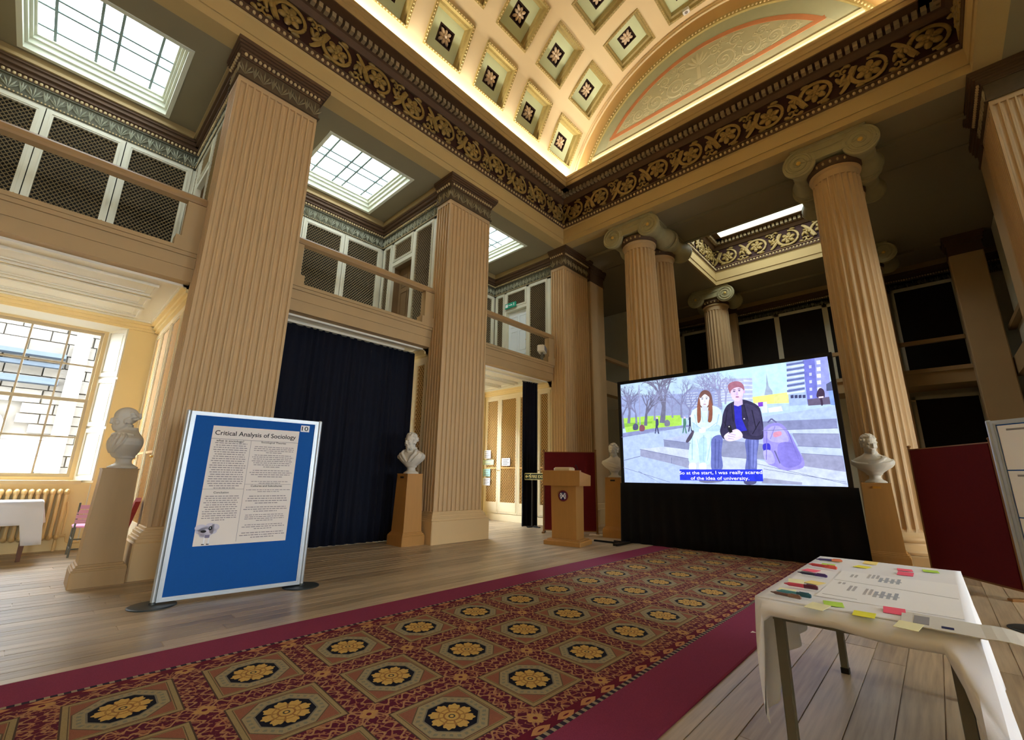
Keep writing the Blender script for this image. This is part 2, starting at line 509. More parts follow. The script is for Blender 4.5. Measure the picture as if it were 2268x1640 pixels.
# ---- sash windows with panelled shutters
def sash_window(n, x, yc, rotz, label):
    r = struct('window_%d' % n, label)
    r.location = (x, yc, 0); r.rotation_euler = (0, 0, rotz)
    f = MB()
    f.frame('x', -0.33, -0.22, -0.84, 0.95, 0.84, 3.30, 0.05)
    f.build('window_frame', YC2, r)
    for (z0, z1, xx) in ((2.12, 3.25, -0.285), (1.0, 2.16, -0.255)):
        s_ = MB(); s_.frame('x', xx-0.02, xx+0.02, -0.80, z0, 0.80, z1, 0.045)
        for c in (-0.4, 0.0, 0.4): s_.box((xx-0.015, c-0.011, z0+0.04), (xx+0.015, c+0.011, z1-0.04))
        zm = (z0+z1)/2; s_.box((xx-0.014, -0.76, zm-0.011), (xx+0.014, 0.76, zm+0.011))
        so = s_.build('sash', YC3, r)
        for i in range(4):
            for j in range(2):
                zz0 = z0+0.045 if j == 0 else zm+0.011; zz1 = zm-0.011 if j == 0 else z1-0.045
                a0 = -0.755 if i == 0 else -0.8+0.4*i+0.011; a1 = 0.755 if i == 3 else -0.4+0.4*i-0.011
                MB().box((xx-0.002, a0, zz0), (xx+0.002, a1, zz1)).build('pane', GLASSW, so)
    MB().box((-0.30, -0.92, 0.90), (0.03, 0.92, 0.95)).build('window_sill', YC2, r)
    MB().add([(0, -1.05, 3.34), (0, 1.05, 3.34), (-0.25, 0.84, 3.27), (-0.25, -0.84, 3.27), (0, -1.05, 3.40), (0, 1.05, 3.40), (-0.25, 0.84, 3.40), (-0.25, -0.84, 3.40)],
             [(0, 1, 2, 3), (4, 5, 6, 7), (0, 1, 5, 4), (1, 2, 6, 5), (2, 3, 7, 6), (3, 0, 4, 7)]).build('window_head', WHITEC, r)
    for sgn in (-1, 1):
        # splayed shutter leaf: local frame u from window (0) to room (1)
        p0 = Vector((-0.25, sgn*0.84, 0)); p1 = Vector((0.0, sgn*1.05, 0))
        d = (p1-p0); ln = d.length; d.normalize(); nrm = Vector((d.y, -d.x, 0))*sgn
        def P(u, z, off): q = p0+d*(u*ln)+nrm*off; return (q.x, q.y, z)
        sh = MB()
        def slab(u0, u1, z0, z1, o0, o1):
            sh.add([P(u0,z0,o0),P(u1,z0,o0),P(u1,z1,o0),P(u0,z1,o0),P(u0,z0,o1),P(u1,z0,o1),P(u1,z1,o1),P(u0,z1,o1)],
                   [(0,1,2,3),(4,5,6,7),(0,1,5,4),(1,2,6,5),(2,3,7,6),(3,0,4,7)])
        slab(0, 1, 0.0, 3.36, -0.04, 0.0)
        for (z0, z1) in ((0.08, 0.90), (0.95, 1.72), (1.76, 2.50), (2.54, 3.32)):
            slab(0.02, 0.14, z0, z1, 0, 0.02); slab(0.86, 0.98, z0, z1, 0, 0.02)
            slab(0.14, 0.86, z0, z0+0.06, 0, 0.02); slab(0.14, 0.86, z1-0.06, z1, 0, 0.02)
            slab(0.2, 0.8, z0+0.09, z1-0.09, 0, 0.012)
        sh.build('shutter', WHITEC, r)
    if rotz: MB().box((-0.21, -0.83, 2.22), (-0.20, 0.83, 3.28)).build('daylight_blocker', YCREAM, r)  # unseen panel added to cut the daylight from the right windows by half
    return r
YC2 = mat('cream_window_joinery', '#d9c090', 0.5, 0.04, 4)
YC3 = mat('grey_cream_sash_bar', '#b9a98c', 0.5, 0.05, 4)
for k, yc in enumerate(BAYC):
    sash_window(NW, -3.0, yc, 0, ['sash window in the left bay by the end columns', 'sash window behind the closed navy curtain', 'bright sash window overlooking the stone building', 'sash window behind the viewer'][k]); NW += 1
for k, yc in enumerate([BAYC[i] for i in RW]):
    sash_window(NW, NAVE_W+3.0, yc, PI, 'right side sash window, bay %s' % ['one', 'two', 'three', 'four'][k]); NW += 1

# ---- galleries: floors, front beams, handrails
def gallery(left):
    s = (lambda x: x) if left else (lambda x: NAVE_W-x)
    def bx(mb, a, b, mi=0):
        a = (s(a[0]),)+a[1:]; b = (s(b[0]),)+b[1:]
        mb.box(tuple(min(p, q) for p, q in zip(a, b)), tuple(max(p, q) for p, q in zip(a, b)), mi)
    side = 'left' if left else 'right'
    fl = MB(); bx(fl, (-3.2, Y0, GZ), (-0.62, Y1, GZ+0.38))
    o = fl.build('ceiling', WHITEC); tag(o, 'panelled white underside of the %s gallery' % side, kind='structure')
    # mouldings on the soffit of each bay
    for k in range(4):
        if not left: break
        ya, yb = PS[k+1]+PW-0.05, PS[k]+0.05
        mbt = MB()
        mbt.frame('z', GZ-0.03, GZ, -2.96, ya+0.02, -0.64, yb-0.02, 0.10)
        mbt.frame('z', GZ-0.05, GZ-0.02, -3.0, ya-0.02, -0.62, yb+0.02, 0.05)
        for (xa, xb) in ((-2.70, -2.15), (-2.05, -1.55), (-1.45, -0.95)):
            mbt.frame('z', GZ-0.035, GZ, xa, ya+0.30, xb, yb-0.30, 0.035); mbt.frame('z', GZ-0.018, GZ, xa+0.08, ya+0.38, xb-0.08, yb-0.38, 0.02)
        mbt.build('soffit_moulding', WHITEC, o)
        # wall cornice at the head of the ground-floor bay
        cm = MB()
        for (zz, pr_) in ((3.34, 0.03), (3.38, 0.06), (3.43, 0.10)):
            bx(cm, (-3.0, ya, zz), (-3.0+pr_, yb, GZ-0.01)); bx(cm, (-3.0, yb-pr_, zz), (-0.62, yb+0.05, GZ-0.01))
        cm.build('bay_cornice', YCREAM, o)
    for k in range(4):
        ya, yb = PS[k+1]+PW, PS[k]
        b = struct('trim_%d' % (10+k+(0 if left else 10)), 'buff gallery front and handrail, %s side, bay %s from the end' % (side, ['one', 'two', 'three', 'four'][k]))
        m1 = MB(); bx(m1, (-0.66, ya, GZ-0.02), (-0.47, yb, GZ+0.16)); bx(m1, (-0.66, ya, GZ+0.16), (-0.455, yb, GZ+0.31))
        bx(m1, (-0.66, ya, GZ+0.31), (-0.43, yb, GZ+0.36)); bx(m1, (-0.66, ya, GZ+0.36), (-0.41, yb, GZ+0.41))
        m1.build('gallery_beam', BUFF, b)
        m2 = MB()
        prof = [(-0.56, 4.575), (-0.44, 4.575), (-0.425, 4.60), (-0.425, 4.65), (-0.45, 4.68), (-0.55, 4.68), (-0.575, 4.65), (-0.575, 4.60)]
        m2.prism([(s(x), z) for x, z in prof], 'y', ya, yb)
        m2.build('handrail', BUFFR, b)
        for ye, sg in ((ya, 1), (yb, -1)):
            m3 = MB()
            def bz(y0_, y1_, z0, z1, xo):
                bx(m3, (-0.57-xo, min(y0_, y1_), z0), (-0.43+xo, max(y0_, y1_), z1))
            bz(ye, ye+sg*0.26, GZ+0.41, GZ+0.55, 0.02); bz(ye, ye+sg*0.2, GZ+0.55, 4.56, 0); 
            m3.build('rail_newel', BUFF, b)
BUFF = mat('buff_gallery_paint', '#b2966c', 0.6, 0.06, 4)
BUFFR = mat('brown_buff_handrail_paint', '#a5845a', 0.45, 0.08, 5)
gallery(True); gallery(False)
# gallery across the end wall and the far left/right end bays
eb = struct('trim_40', 'dim gallery front and handrail across the end bay')
m = MB(); m.box((-0.2, 6.45, GZ), (NAVE_W+0.2, Y1-0.2, GZ+0.36)); m.box((-0.2, 6.40, GZ+0.31), (NAVE_W+0.2, 6.5, GZ+0.41)); m.build('gallery_beam', BUFF, eb)
MB().box((-0.2, 6.5, 4.58), (NAVE_W+0.2, 6.6, 4.68)).build('handrail', BUFFR, eb)
for xs in (-0.5, NAVE_W+0.5):
    m = MB(); m.box((xs-0.12, 2.1, GZ), (xs+0.12, 6.4, GZ+0.4)); m.build('gallery_beam', BUFF, eb)
    MB().box((xs-0.06, 2.1, 4.58), (xs+0.06, 6.4, 4.68)).build('handrail', BUFFR, eb)

# ---- cross walls behind the piers
for k in range(5):
    for left in (True, False):
        a, b = (-3.05, -0.575) if left else (NAVE_W+0.575, NAVE_W+3.05)
        y0_, y1_ = PS[k]+0.34, PS[k]+PW-0.05
        mbp = MB()
        mbp.box((a, y0_, -0.1), (b, y1_, CZ))
        if not left or k > 2: mbp.box((a, PS[k]+0.08, -0.1), (b, PS[k]+0.34, CZ))
        o = mbp.build('wall_cross', YCREAM); tag(o, 'cross wall behind the %s pier %s from the end' % ('left' if left else 'right', ['first', 'second', 'third', 'fourth', 'fifth'][k]), kind='structure')
for k, (ya, yb) in enumerate(((5.3, 6.1),)):
    for left in (True, False):
        a, b = (-3.05, -0.56) if left else (NAVE_W+0.56, NAVE_W+3.05)
        o = MB().box((a, ya, -0.1), (b, yb, CZ)).build('wall_cross', CREAM); tag(o, 'cross wall in the far %s corner of the end bay' % ('left' if left else 'right'), kind='structure')

# ---- gallery cornice + anthemion band on the walls
def anthemion(mb, p0, d, out, length, z0, z1, mi=0, pitch=0.125):
    """row of palmettes standing proud of a wall; d along, out outward (unit vectors)"""
    n = max(1, int(round(length/pitch))); pt = length/n
    h = z1-z0
    def P(u, z, o): return (p0[0]+d[0]*u+out[0]*o, p0[1]+d[1]*u+out[1]*o, z)
    for i in range(n):
        c = (i+0.5)*pt
        spread = (0.0, 0.5, -0.5, 0.95, -0.95) if i % 2 == 0 else (0.0, 0.28, -0.28)
        for a in spread:
            ln = h*(0.92 if i % 2 == 0 else 0.86)*(1-0.25*abs(a)); w = pt*0.10
            ca, sa = math.cos(a*0.75), math.sin(a*0.75)
            b0 = z0+h*0.05
            tip = (c+sa*ln, b0+ca*ln); mid = (c+sa*ln*0.6, b0+ca*ln*0.6)
            V = [P(c, b0, 0.004), P(mid[0]-ca*w, mid[1]+sa*w, 0.006), P(tip[0], tip[1], 0.008), P(mid[0]+ca*w, mid[1]-sa*w, 0.006), P(mid[0], mid[1], 0.026)]
            mb.add(V, [(0, 1, 4), (1, 2, 4), (2, 3, 4), (3, 0, 4)], mi)
def beadrow(mb, p0, d, out, length, z, r, off, pitch, mi=0):
    n = max(1, int(length/pitch))
    for i in range(n):
        u = (i+0.5)*length/n
        c = (p0[0]+d[0]*u+out[0]*off, p0[1]+d[1]*u+out[1]*off, z)
        mb.ell(c, (r, r, r*1.2), 6, 4, mi)
def wall_frieze(n, p0, d, out, length, label):
    r = struct('trim_%d' % n, label)
    def P(u, z, o): return (p0[0]+d[0]*u+out[0]*o, p0[1]+d[1]*u+out[1]*o, z)
    def bar(mb, z0, z1, o, o0=-0.05):
        V = [P(0,z0,o0),P(length,z0,o0),P(length,z0,o),P(0,z0,o),P(0,z1,o0),P(length,z1,o0),P(length,z1,o),P(0,z1,o)]
        mb.add(V, [(0,1,2,3),(4,5,6,7),(0,1,5,4),(1,2,6,5),(2,3,7,6),(3,0,4,7)])
    g = MB(); bar(g, 6.42, 6.68, 0.0); g.build('frieze_ground', ANTHD, r)
    a = MB(); anthemion(a, p0, d, out, length, 6.44, 6.66); o = a.build('anthemion_band', ANTH, r, fix=False); o['kind'] = 'stuff'
    f = MB(); bar(f, 6.40, 6.43, 0.03); bar(f, 6.655, 6.675, 0.02); f.build('fillet', ANTHD, r)
    b = MB(); beadrow(b, p0, d, out, length, 6.705, 0.022, 0.03, 0.055); beadrow(b, p0, d, out, length, 6.415, 0.012, 0.03, 0.04)
    o = b.build('bead_row', BEADM, r, fix=False); o['kind'] = 'stuff'
    c = MB()
    for z0, z1, o_ in ((6.68, 6.74, 0.02), (6.74, 6.80, 0.055), (6.80, 6.86, 0.10), (6.86, 6.90, 0.13)): bar(c, z0, z1, o_)
    c.build('cornice', CORN, r)
    c = MB()
    for z0, z1, o_ in ((6.90, 6.95, 0.16), (6.95, CZ, 0.12)): bar(c, z0, z1, o_)
    c.build('cornice_cove', CORNL, r)
tn = 50
for k in range(3):
    ya, yb = PS[k+1]+PW-0.08, PS[k]+0.08
    wall_frieze(tn, (-2.73, ya), (0, 1), (1, 0), yb-ya, 'gallery wall cornice and anthemion band, back of left bay %s' % ['one', 'two', 'three'][k]); tn += 1
    wall_frieze(tn, (-2.73, PS[k]+0.08), (1, 0), (0, -1), 2.20, 'gallery cornice and anthemion band, cross wall of left bay %s' % ['one', 'two', 'three'][k]); tn += 1
wall_frieze(tn, (-3.0, Y1-0.25), (1, 0), (0, -1), NAVE_W+6.0, 'cornice along the dim end wall'); tn += 1

# ================================================================== ENTABLATURE
def rosette_mesh(R=0.185):
    mb = MB()
    mb.lathe([(R*0.55, 0.0), (R*0.5, 0.025), (0.01, 0.03)], seg=12, axis='x')
    for i in range(6):
        a = 2*PI*i/6+0.3
        rot = Matrix.Rotation(a, 3, 'X')
        mb.ell((0.028, R*0.58*math.cos(a), R*0.58*math.sin(a)), (0.034, R*0.42, R*0.30), 8, 5, 0, rot)
    for i in range(6):
        a = 2*PI*i/6
        rot = Matrix.Rotation(a, 3, 'X')
        mb.ell((0.05, R*0.28*math.cos(a), R*0.28*math.sin(a)), (0.022, R*0.24, R*0.15), 6, 4, 0, rot)
    mb.ell((0.062, 0, 0), (0.03, R*0.17, R*0.17), 8, 5)
    return mb.mesh('rosette', GOLD, smooth=True)
def scroll_mesh(p=0.75, up=1):
    """acanthus scroll of one repeat; plane y-z, proud along x; centre at rosette"""
    mb = MB(); fl = Vector((1, 0, 0))
    # enclosing stem: starts at the lower left, swings round the rosette
    path = []; rad = []
    for i in range(27):
        t = i/26
        a = -PI*0.75 - t*PI*1.75
        r = 0.245 - 0.035*t
        path.append((0.03, r*math.cos(a)*1.02, up*r*math.sin(a))); rad.append(0.043-0.018*t)
    mb.tube(path, rad, 7, flat=fl)
    # connecting wave to the next repeat
    path = []
    for i in range(13):
        t = i/12
        path.append((0.028, -p/2-0.05+t*(p/2-0.10), up*(0.24-0.42*(t**1.4)))) 
    mb.tube(path, [0.026+0.018*math.sin(PI*(i/12)) for i in range(13)], 6, flat=fl)
    # tendrils and leaves between the rosettes
    for (cy, cz, a0, da, r0, n, w) in ((0.33, 0.17, 2.6, -3.9, 0.105, 12, 0.026), (-0.31, -0.17, -0.6, -3.9, 0.10, 12, 0.025)):
        pp = []; rr = []
        for i in range(n):
            t = i/(n-1); r = r0*(1-0.65*t); a = a0+da*t
            pp.append((0.026, cy+r*math.cos(a), up*(cz+r*math.sin(a)))); rr.append(w*(1-0.5*t))
        mb.tube(pp, rr, 6, flat=fl)
        mb.ell((0.035, cy, up*cz), (0.026, 0.03, 0.03), 8, 5)
    for (y, z, a, l) in ((0.36, -0.04, 1.9, 0.15), (0.36, -0.04, 1.1, 0.17), (0.34, -0.09, 0.3, 0.13), (-0.30, 0.06, -1.2, 0.14), (-0.30, 0.08, -2.0, 0.13), (0.24, 0.21, 0.6, 0.10), (-0.22, -0.23, 3.6, 0.10), (0.05, -0.245, 0.1, 0.12), (-0.08, 0.245, 3.2, 0.12)):
        rot = Matrix.Rotation(up*a, 3, 'X')
        mb.ell((0.028, y+math.cos(a)*l/2, up*(z+math.sin(a)*l/2)), (0.034, l*0.58, 0.036), 8, 5, 0, rot)
    return mb.mesh('scroll', GOLD, smooth=True)
ROS = rosette_mesh(); SCRU = scroll_mesh(up=1); SCRD = scroll_mesh(up=-1)
DENTM = mat('grey_buff_dentil_paint', '#a3906f', 0.6, 0.08, 12)
DENT = MB().box((0.13, -0.033, 8.285), (0.225, 0.033, 8.38)).mesh('dentil', DENTM)

def entablature(n, loc, rotz, ya, yb, label, first, count, pitch, orn=True, dent=True, lip=True, wood=MAROON):
    """local frame: +x outward into the room, y along the run"""
    r = struct('trim_%d' % n, label); r.location = loc; r.rotation_euler = (0, 0, rotz)
    bk = -0.3 if lip else -0.05
    def pr(name, poly, m_): MB().prism([(bk if x in (-0.3, -0.25) else x, z) for x, z in poly], 'y', ya, yb).build(name, m_, r)
    pr('architrave', [(-0.3, CZ), (0, CZ), (0, 7.19), (0.018, 7.19), (0.018, 7.44), (0.03, 7.46), (0.03, 7.48), (-0.3, 7.48)], ARCH)
    pr('bead_moulding', [(-0.3, 7.48), (0.05, 7.48), (0.055, 7.50), (0.03, 7.51), (0.03, 7.58), (0.055, 7.59), (0.03, 7.63), (-0.3, 7.63)], CORN)
    pr('frieze_ground', [(-0.3, 7.63), (0, 7.63), (0, 8.19), (-0.3, 8.19)], wood)
    pr('bed_moulding', [(-0.3, 8.19), (0.03, 8.19), (0.06, 8.22), (0.10, 8.27), (0.14, 8.285), (0.14, 8.38), (0.385, 8.38), (0.385, 8.40), (-0.3, 8.40)], CORN)
    if lip:
        pr('corona', [(0.12, 8.40), (0.39, 8.40), (0.39, 8.49), (0.40, 8.50), (0.41, 8.58), (0.425, 8.60), (0.425, 8.655), (0.405, 8.655), (0.405, 8.50), (-0.25, 8.50), (-0.25, 8.40)], CORNL)
    else:
        pr('corona', [(-0.3, 8.40), (0.30, 8.40), (0.30, 8.50), (0.20, 8.56), (-0.3, 8.56)], mat_sky)
    bd = MB(); beadrow(bd, (0, ya), (0, 1), (1, 0), min(yb-ya, 11.0) if orn and not lip else (yb-ya), 7.545, 0.026, 0.04, 0.083)
    if n != 2: 
        o = bd.build('bead_row', BEADM, r, fix=False); o['kind'] = 'stuff'
    if orn:
        for i in range(count):
            y = first+pitch*i; up = i % 2
            zc = 7.90
            a = link('scroll', SCRU if up else SCRD, r, (0.0, y, zc)); a.scale = (1, pitch/0.75, 0.97)
            b = link('rosette', ROS, r, (0.0, y, zc+(0.02 if up else -0.02)))
    if dent:
        k = 0; y = ya+0.05
        while y < yb:
            if dent is True or (dent[0] <= y <= dent[1]): link('dentil', DENT, r, (0, y, 0))
            y += 0.1075
    return r
# left run: local y = world y
entablature(1, (0, 0, 0), 0, Y0, 0.0, 'deep gilded scroll frieze and dentil cornice along the left side', -9.26, 13, 0.75, dent=(-10.3, 0.2))
# right run: rotated half a turn
entablature(2, (NAVE_W, 0, 0), PI, 0.0, -Y0, 'scroll frieze and cornice along the right side', 0.4, 8, 0.75, dent=(0, 4))
# end run: outward is -y, along is +x
entablature(3, (0, 0, 0), -PI/2, -0.3, NAVE_W+0.3, 'gilded scroll frieze and dentil cornice above the end columns', 0.40, 10, 0.752)
# lantern of the end bay, four sides
entablature(4, (EX0, EY1, 0), -PI/2, 0.0, EX1-EX0, 'gilded scroll frieze on the far side of the end lantern', 0.42, 4, 0.82, lip=False, wood=MAROON)
entablature(5, (EX0, 0, 0), 0, EY0, EY1, 'gilded scroll frieze on the left side of the end lantern', EY0+0.35, 4, 0.80, lip=False)
entablature(6, (EX1, 0, 0), PI, -EY1, -EY0, 'scroll frieze on the right side of the end lantern', -EY1+0.35, 4, 0.80, lip=False)
entablature(7, (EX1, EY0, 0), PI/2, 0.0, EX1-EX0, 'scroll frieze on the near side of the end lantern', 0.42, 4, 0.82, lip=False)
r = struct('window_%d' % NW, 'glazed lantern above the end bay'); NW += 1
m = MB(); m.frame('z', 8.56, 8.80, EX0-0.3, EY0-0.3, EX1+0.3, EY1+0.3, 0.42); m.build('window_frame', mat_sky, r)
gm = MB().box((-0.5, -0.5, 0), (0.5, 0.5, 0.012)).mesh('pane', SKYE)
for i in range(4):
    for j in range(4):
        w, h = (EX1-EX0)/4, (EY1-EY0)/4
        o = link('pane', gm, r, (EX0+w*(i+0.5), EY0+h*(j+0.5), 8.80)); o.scale = (w-0.02, h-0.02, 1)
m = MB()
for i in range(5): m.box((EX0+(EX1-EX0)*i/4-0.02, EY0, 8.77), (EX0+(EX1-EX0)*i/4+0.02, EY1, 8.82)); m.box((EX0, EY0+(EY1-EY0)*i/4-0.02, 8.77), (EX1, EY0+(EY1-EY0)*i/4+0.02, 8.82))
m.build('glazing_bar', mat_bar, r)

# ================================================================== COFFERED VAULT
VX, VZ, VR = NAVE_W/2, 7.80, 3.60
rows = [90+20.75*i for i in range(-3, 4)]
HA = 7.45
CYP, CY0, CHW = 1.255, -0.67, 0.44
cys = [CY0-CYP*k for k in range(0, 11)]
vault = struct('ceiling', 'cream plaster barrel vault with rows of gilded coffers')
mb = MB()
ths = [9.5]
for c in rows: ths += [c-HA, c+HA]
ths.append(170.5)
ysb = [0.0]
for c in cys: ysb += [c+CHW, c-CHW]
ysb.append(Y0)
def VP(th, y, r=VR):
    a = math.radians(th); return (VX-r*math.cos(a), y, VZ+r*math.sin(a))
for i in range(len(ths)-1):
    for j in range(len(ysb)-1):
        if i % 2 == 1 and j % 2 == 1: continue
        n = 4 if ths[i+1]-ths[i] < 12 else 5
        V = []; F = []
        for k in range(n+1):
            t = ths[i]+(ths[i+1]-ths[i])*k/n
            V += [VP(t, ysb[j]), VP(t, ysb[j+1])]
        for k in range(n): F.append((2*k, 2*k+2, 2*k+3, 2*k+1))
        mb.add(V, F)
mb.build('vault_shell', PLASTER, vault, smooth=True, fix=False)
# one coffer in its own frame: centre on the vault, radial axis +z
def coffer_mesh():
    mb = MB()
    s = VR*math.sin(math.radians(HA)); zc = VR*math.cos(math.radians(HA))
    a, b = s, CHW
    def ring(a0, b0, z0, a1, b1, z1, mi):
        V = [(-a0,-b0,z0),(a0,-b0,z0),(a0,b0,z0),(-a0,b0,z0),(-a1,-b1,z1),(a1,-b1,z1),(a1,b1,z1),(-a1,b1,z1)]
        mb.add(V, [(0,1,5,4),(1,2,6,5),(2,3,7,6),(3,0,4,7)], mi)
    def h(x): return zc
    ring(a+0.012, b+0.012, zc+0.03, a+0.012, b+0.012, zc-0.02, 0)
    ring(a+0.012, b+0.012, zc-0.02, a-0.035, b-0.035, zc-0.015, 0)
    ring(a-0.035, b-0.035, zc-0.015, a-0.045, b-0.045, zc+0.06, 0)
    ring(a-0.045, b-0.045, zc+0.06, a-0.085, b-0.085, zc+0.075, 0)
    ring(a-0.085, b-0.085, zc+0.075, a-0.10, b-0.10, zc+0.17, 0)
    ring(a-0.10, b-0.10, zc+0.17, 0.175, 0.175, zc+0.17, 1)
    ring(0.175, 0.175, zc+0.17, 0.145, 0.145, zc+0.165, 2)
    ring(0.145, 0.145, zc+0.165, 0.143, 0.143, zc+0.22, 2)
    mb.add([(-0.143,-0.143,zc+0.22),(0.143,-0.143,zc+0.22),(0.143,0.143,zc+0.22),(-0.143,0.143,zc+0.22)], [(0,1,2,3)], 2)
    # bead border
    for k in range(14):
        t = (k+0.5)/14
        for (x, y) in ((-a+0.012+2*(a-0.012)*t, -b+0.012), (-a+0.012+2*(a-0.012)*t, b-0.012), (-a+0.012, -b+0.012+2*(b-0.012)*t), (a-0.012, -b+0.012+2*(b-0.012)*t)):
            mb.ell((x, y, zc-0.018), (0.017, 0.017, 0.017), 5, 3, 3)
    return mb.mesh('coffer', [COFG, GREEN, DARKC, BEADM], fix=False), zc
COFM, cofz = coffer_mesh()
mb = MB()
for i in range(8):
    a = 2*PI*i/8
    l = 0.075 if i % 2 == 0 else 0.10
    mb.ell((l*math.cos(a), l*math.sin(a), cofz+0.19), (0.068, 0.036, 0.035), 7, 4, 0, Matrix.Rotation(a, 3, 'Z'))
mb.ell((0, 0, cofz+0.155), (0.04, 0.04, 0.03), 8, 5)
CROS = mb.mesh('coffer_rosette', ROSE, smooth=True)
for c in rows:
    for y in cys:
        o = link('coffer', COFM, vault, (VX, y, VZ)); o.rotation_euler = (0, math.radians(c-90), 0)
        link('coffer_rosette', CROS, o)
# lunette at the end of the vault
LZ = 7.70
lun = struct('wall_lunette', 'painted lunette with scrollwork at the end of the vault')
def arcband(mb, r0, r1, y0_, y1_, zc0, zc1, zmin, mi=0, n=56):
    V = []; F = []
    def ends(r, zc): return math.asin(max(-1, min(1, (zmin-zc)/r)))
    a0 = ends(r0, zc0); a1 = ends(r1, zc1)
    for i in range(n+1):
        t = i/n
        p = a0+(PI-2*a0)*t; q = a1+(PI-2*a1)*t
        V += [(VX-r0*math.cos(p), y0_, zc0+r0*math.sin(p)), (VX-r1*math.cos(q), y0_, zc1+r1*math.sin(q)),
              (VX-r1*math.cos(q), y1_, zc1+r1*math.sin(q)), (VX-r0*math.cos(p), y1_, zc0+r0*math.sin(p))]
    for i in range(n):
        for k in range(4):
            F.append((4*i+k, 4*i+(k+1) % 4, 4*i+4+(k+1) % 4, 4*i+4+k))
    mb.add(V, F, mi)
def segment(mb, r, zc, zmin, y0_, y1_, n=56, mi=0):
    a0 = math.asin((zmin-zc)/r)
    poly = [(VX-r*math.cos(a0+(PI-2*a0)*i/n), zc+r*math.sin(a0+(PI-2*a0)*i/n)) for i in range(n+1)]
    mb.prism(poly, 'y', y0_, y1_, mi)
TERR = mat('terracotta_border_paint', '#b97c56', 0.7, 0.1, 10)
LFIELD = mat('grey_green_lunette_paint', '#b3b193', 0.75, 0.08, 5)
LPALE = mat('pale_lunette_scroll_paint', '#c2be9f', 0.7, 0.08, 8)
LBORD = mat('sage_border_paint', '#a9ad93', 0.7, 0.06, 8)
TANB = mat('tan_archivolt_paint', '#c3a26c', 0.65, 0.05, 5)
m = MB(); segment(m, 3.7, 7.80, 8.30, 0.0, 0.15); m.build('lunette_ground', PLASTER, lun)
m = MB(); arcband(m, 3.62, 3.47, -0.045, 0.01, 7.80, 7.79, 8.45); m.build('archivolt', PLASTER, lun)
m = MB(); arcband(m, 3.55, 3.52, -0.065, 0.0, 7.79, 7.79, 8.45); arcband(m, 3.49, 3.46, -0.08, 0.0, 7.78, 7.78, 8.45); m.build('archivolt_fillet', PLASTER, lun)
m = MB(); arcband(m, 3.46, 3.18, -0.04, 0.01, 7.78, 7.71, 8.45); m.build('archivolt_band', TANB, lun)
m = MB(); arcband(m, 3.19, 3.10, -0.07, 0.01, 7.71, LZ, 8.45); m.build('archivolt_inner', COFG, lun)
m = MB()
for i in range(110):
    a = math.radians(13+154*i/109); m.ell((VX-3.145*math.cos(a), -0.075, LZ+0.004+3.145*math.sin(a)), (0.024, 0.02, 0.024), 5, 3)
o = m.build('bead_row', BEADM, lun, fix=False); o['kind'] = 'stuff'
m = MB(); arcband(m, 3.10, 2.82, -0.02, 0.01, LZ, LZ, 8.80); m.build('sage_border', LBORD, lun)
m = MB(); arcband(m, 2.82, 2.72, -0.024, 0.01, LZ, LZ, 9.37); m.box((VX-2.25, -0.0235, 9.36), (VX+2.25, 0.0, 9.45)); m.build('terracotta_border', TERR, lun)
m = MB(); segment(m, 2.73, LZ, 9.45, -0.018, 0.005); m.box((VX-2.62, -0.016, 9.0), (VX+2.62, 0.0, 9.40)); m.build('lunette_field', LFIELD, lun)
m = MB(); m.box((VX-2.78, -0.05, 9.06), (VX+2.78, 0.0, 9.13)); m.box((VX-2.95, -0.09, 8.70), (VX+2.95, 0.0, 8.80)); m.box((VX-3.1, -0.03, 8.45), (VX+3.1, 0.0, 8.72)); m.build('lunette_sill', PLASTER, lun)
m = MB(); fl = Vector((0, 1, 0))
for sg in (-1, 1):
    for (cx, cz, r0, a0, tw) in ((0.52, 9.80, 0.25, -1.9, 1), (1.02, 9.72, 0.22, 1.2, -1), (1.45, 9.64, 0.16, -1.9, 1), (1.78, 9.57, 0.10, 1.2, -1), (0.30, 9.60, 0.12, 2.5, -1), (0.78, 10.10, 0.14, 0.4, 1), (1.26, 9.93, 0.12, 0.4, 1), (0.35, 10.16, 0.13, 2.2, -1), (0.78, 9.57, 0.09, 0.3, 1), (1.25, 9.53, 0.06, 0.3, 1), (1.62, 9.77, 0.07, 0.3, -1), (0.55, 10.27, 0.07, 0.3, 1)):
        pp = []; rr = []
        for i in range(30):
            t = i/29; rad = r0*(1-0.85*t); a = a0+tw*t*3.6*PI
            pp.append((VX+sg*(cx+rad*math.cos(a)), -0.022, cz+rad*math.sin(a))); rr.append(0.030*(1-0.5*t)*(r0/0.34)**0.4)
        m.tube(pp, rr, 5, flat=fl)
        m.ell((VX+sg*cx, -0.022, cz), (0.05*(r0/0.3), 0.012, 0.05*(r0/0.3)), 7, 4)
        for k in range(5):
            a = a0+k*1.25
            m.ell((VX+sg*(cx+r0*1.1*math.cos(a)), -0.02, cz+r0*1.1*math.sin(a)), (r0*0.26, 0.012, r0*0.10), 7, 4, 0, Matrix.Rotation(-sg*a, 3, 'Y'))
for k in range(7):
    a = math.radians(90+(k-3)*22)
    m.ell((VX+0.17*math.cos(a), -0.02, 9.98+0.22*math.sin(a)), (0.16, 0.012, 0.034), 8, 4, 0, Matrix.Rotation(-a, 3, 'Y'))
m.box((VX-0.04, -0.026, 9.47), (VX+0.04, -0.01, 9.98)); m.ell((VX, -0.018, 9.6), (0.14, 0.014, 0.07), 10, 5)
m.v = [(x, -0.019+(y+0.019)*0.3, z) for x, y, z in m.v]
o = m.build('painted_scrollwork', LPALE, lun, smooth=True, fix=False); o['kind'] = 'stuff'
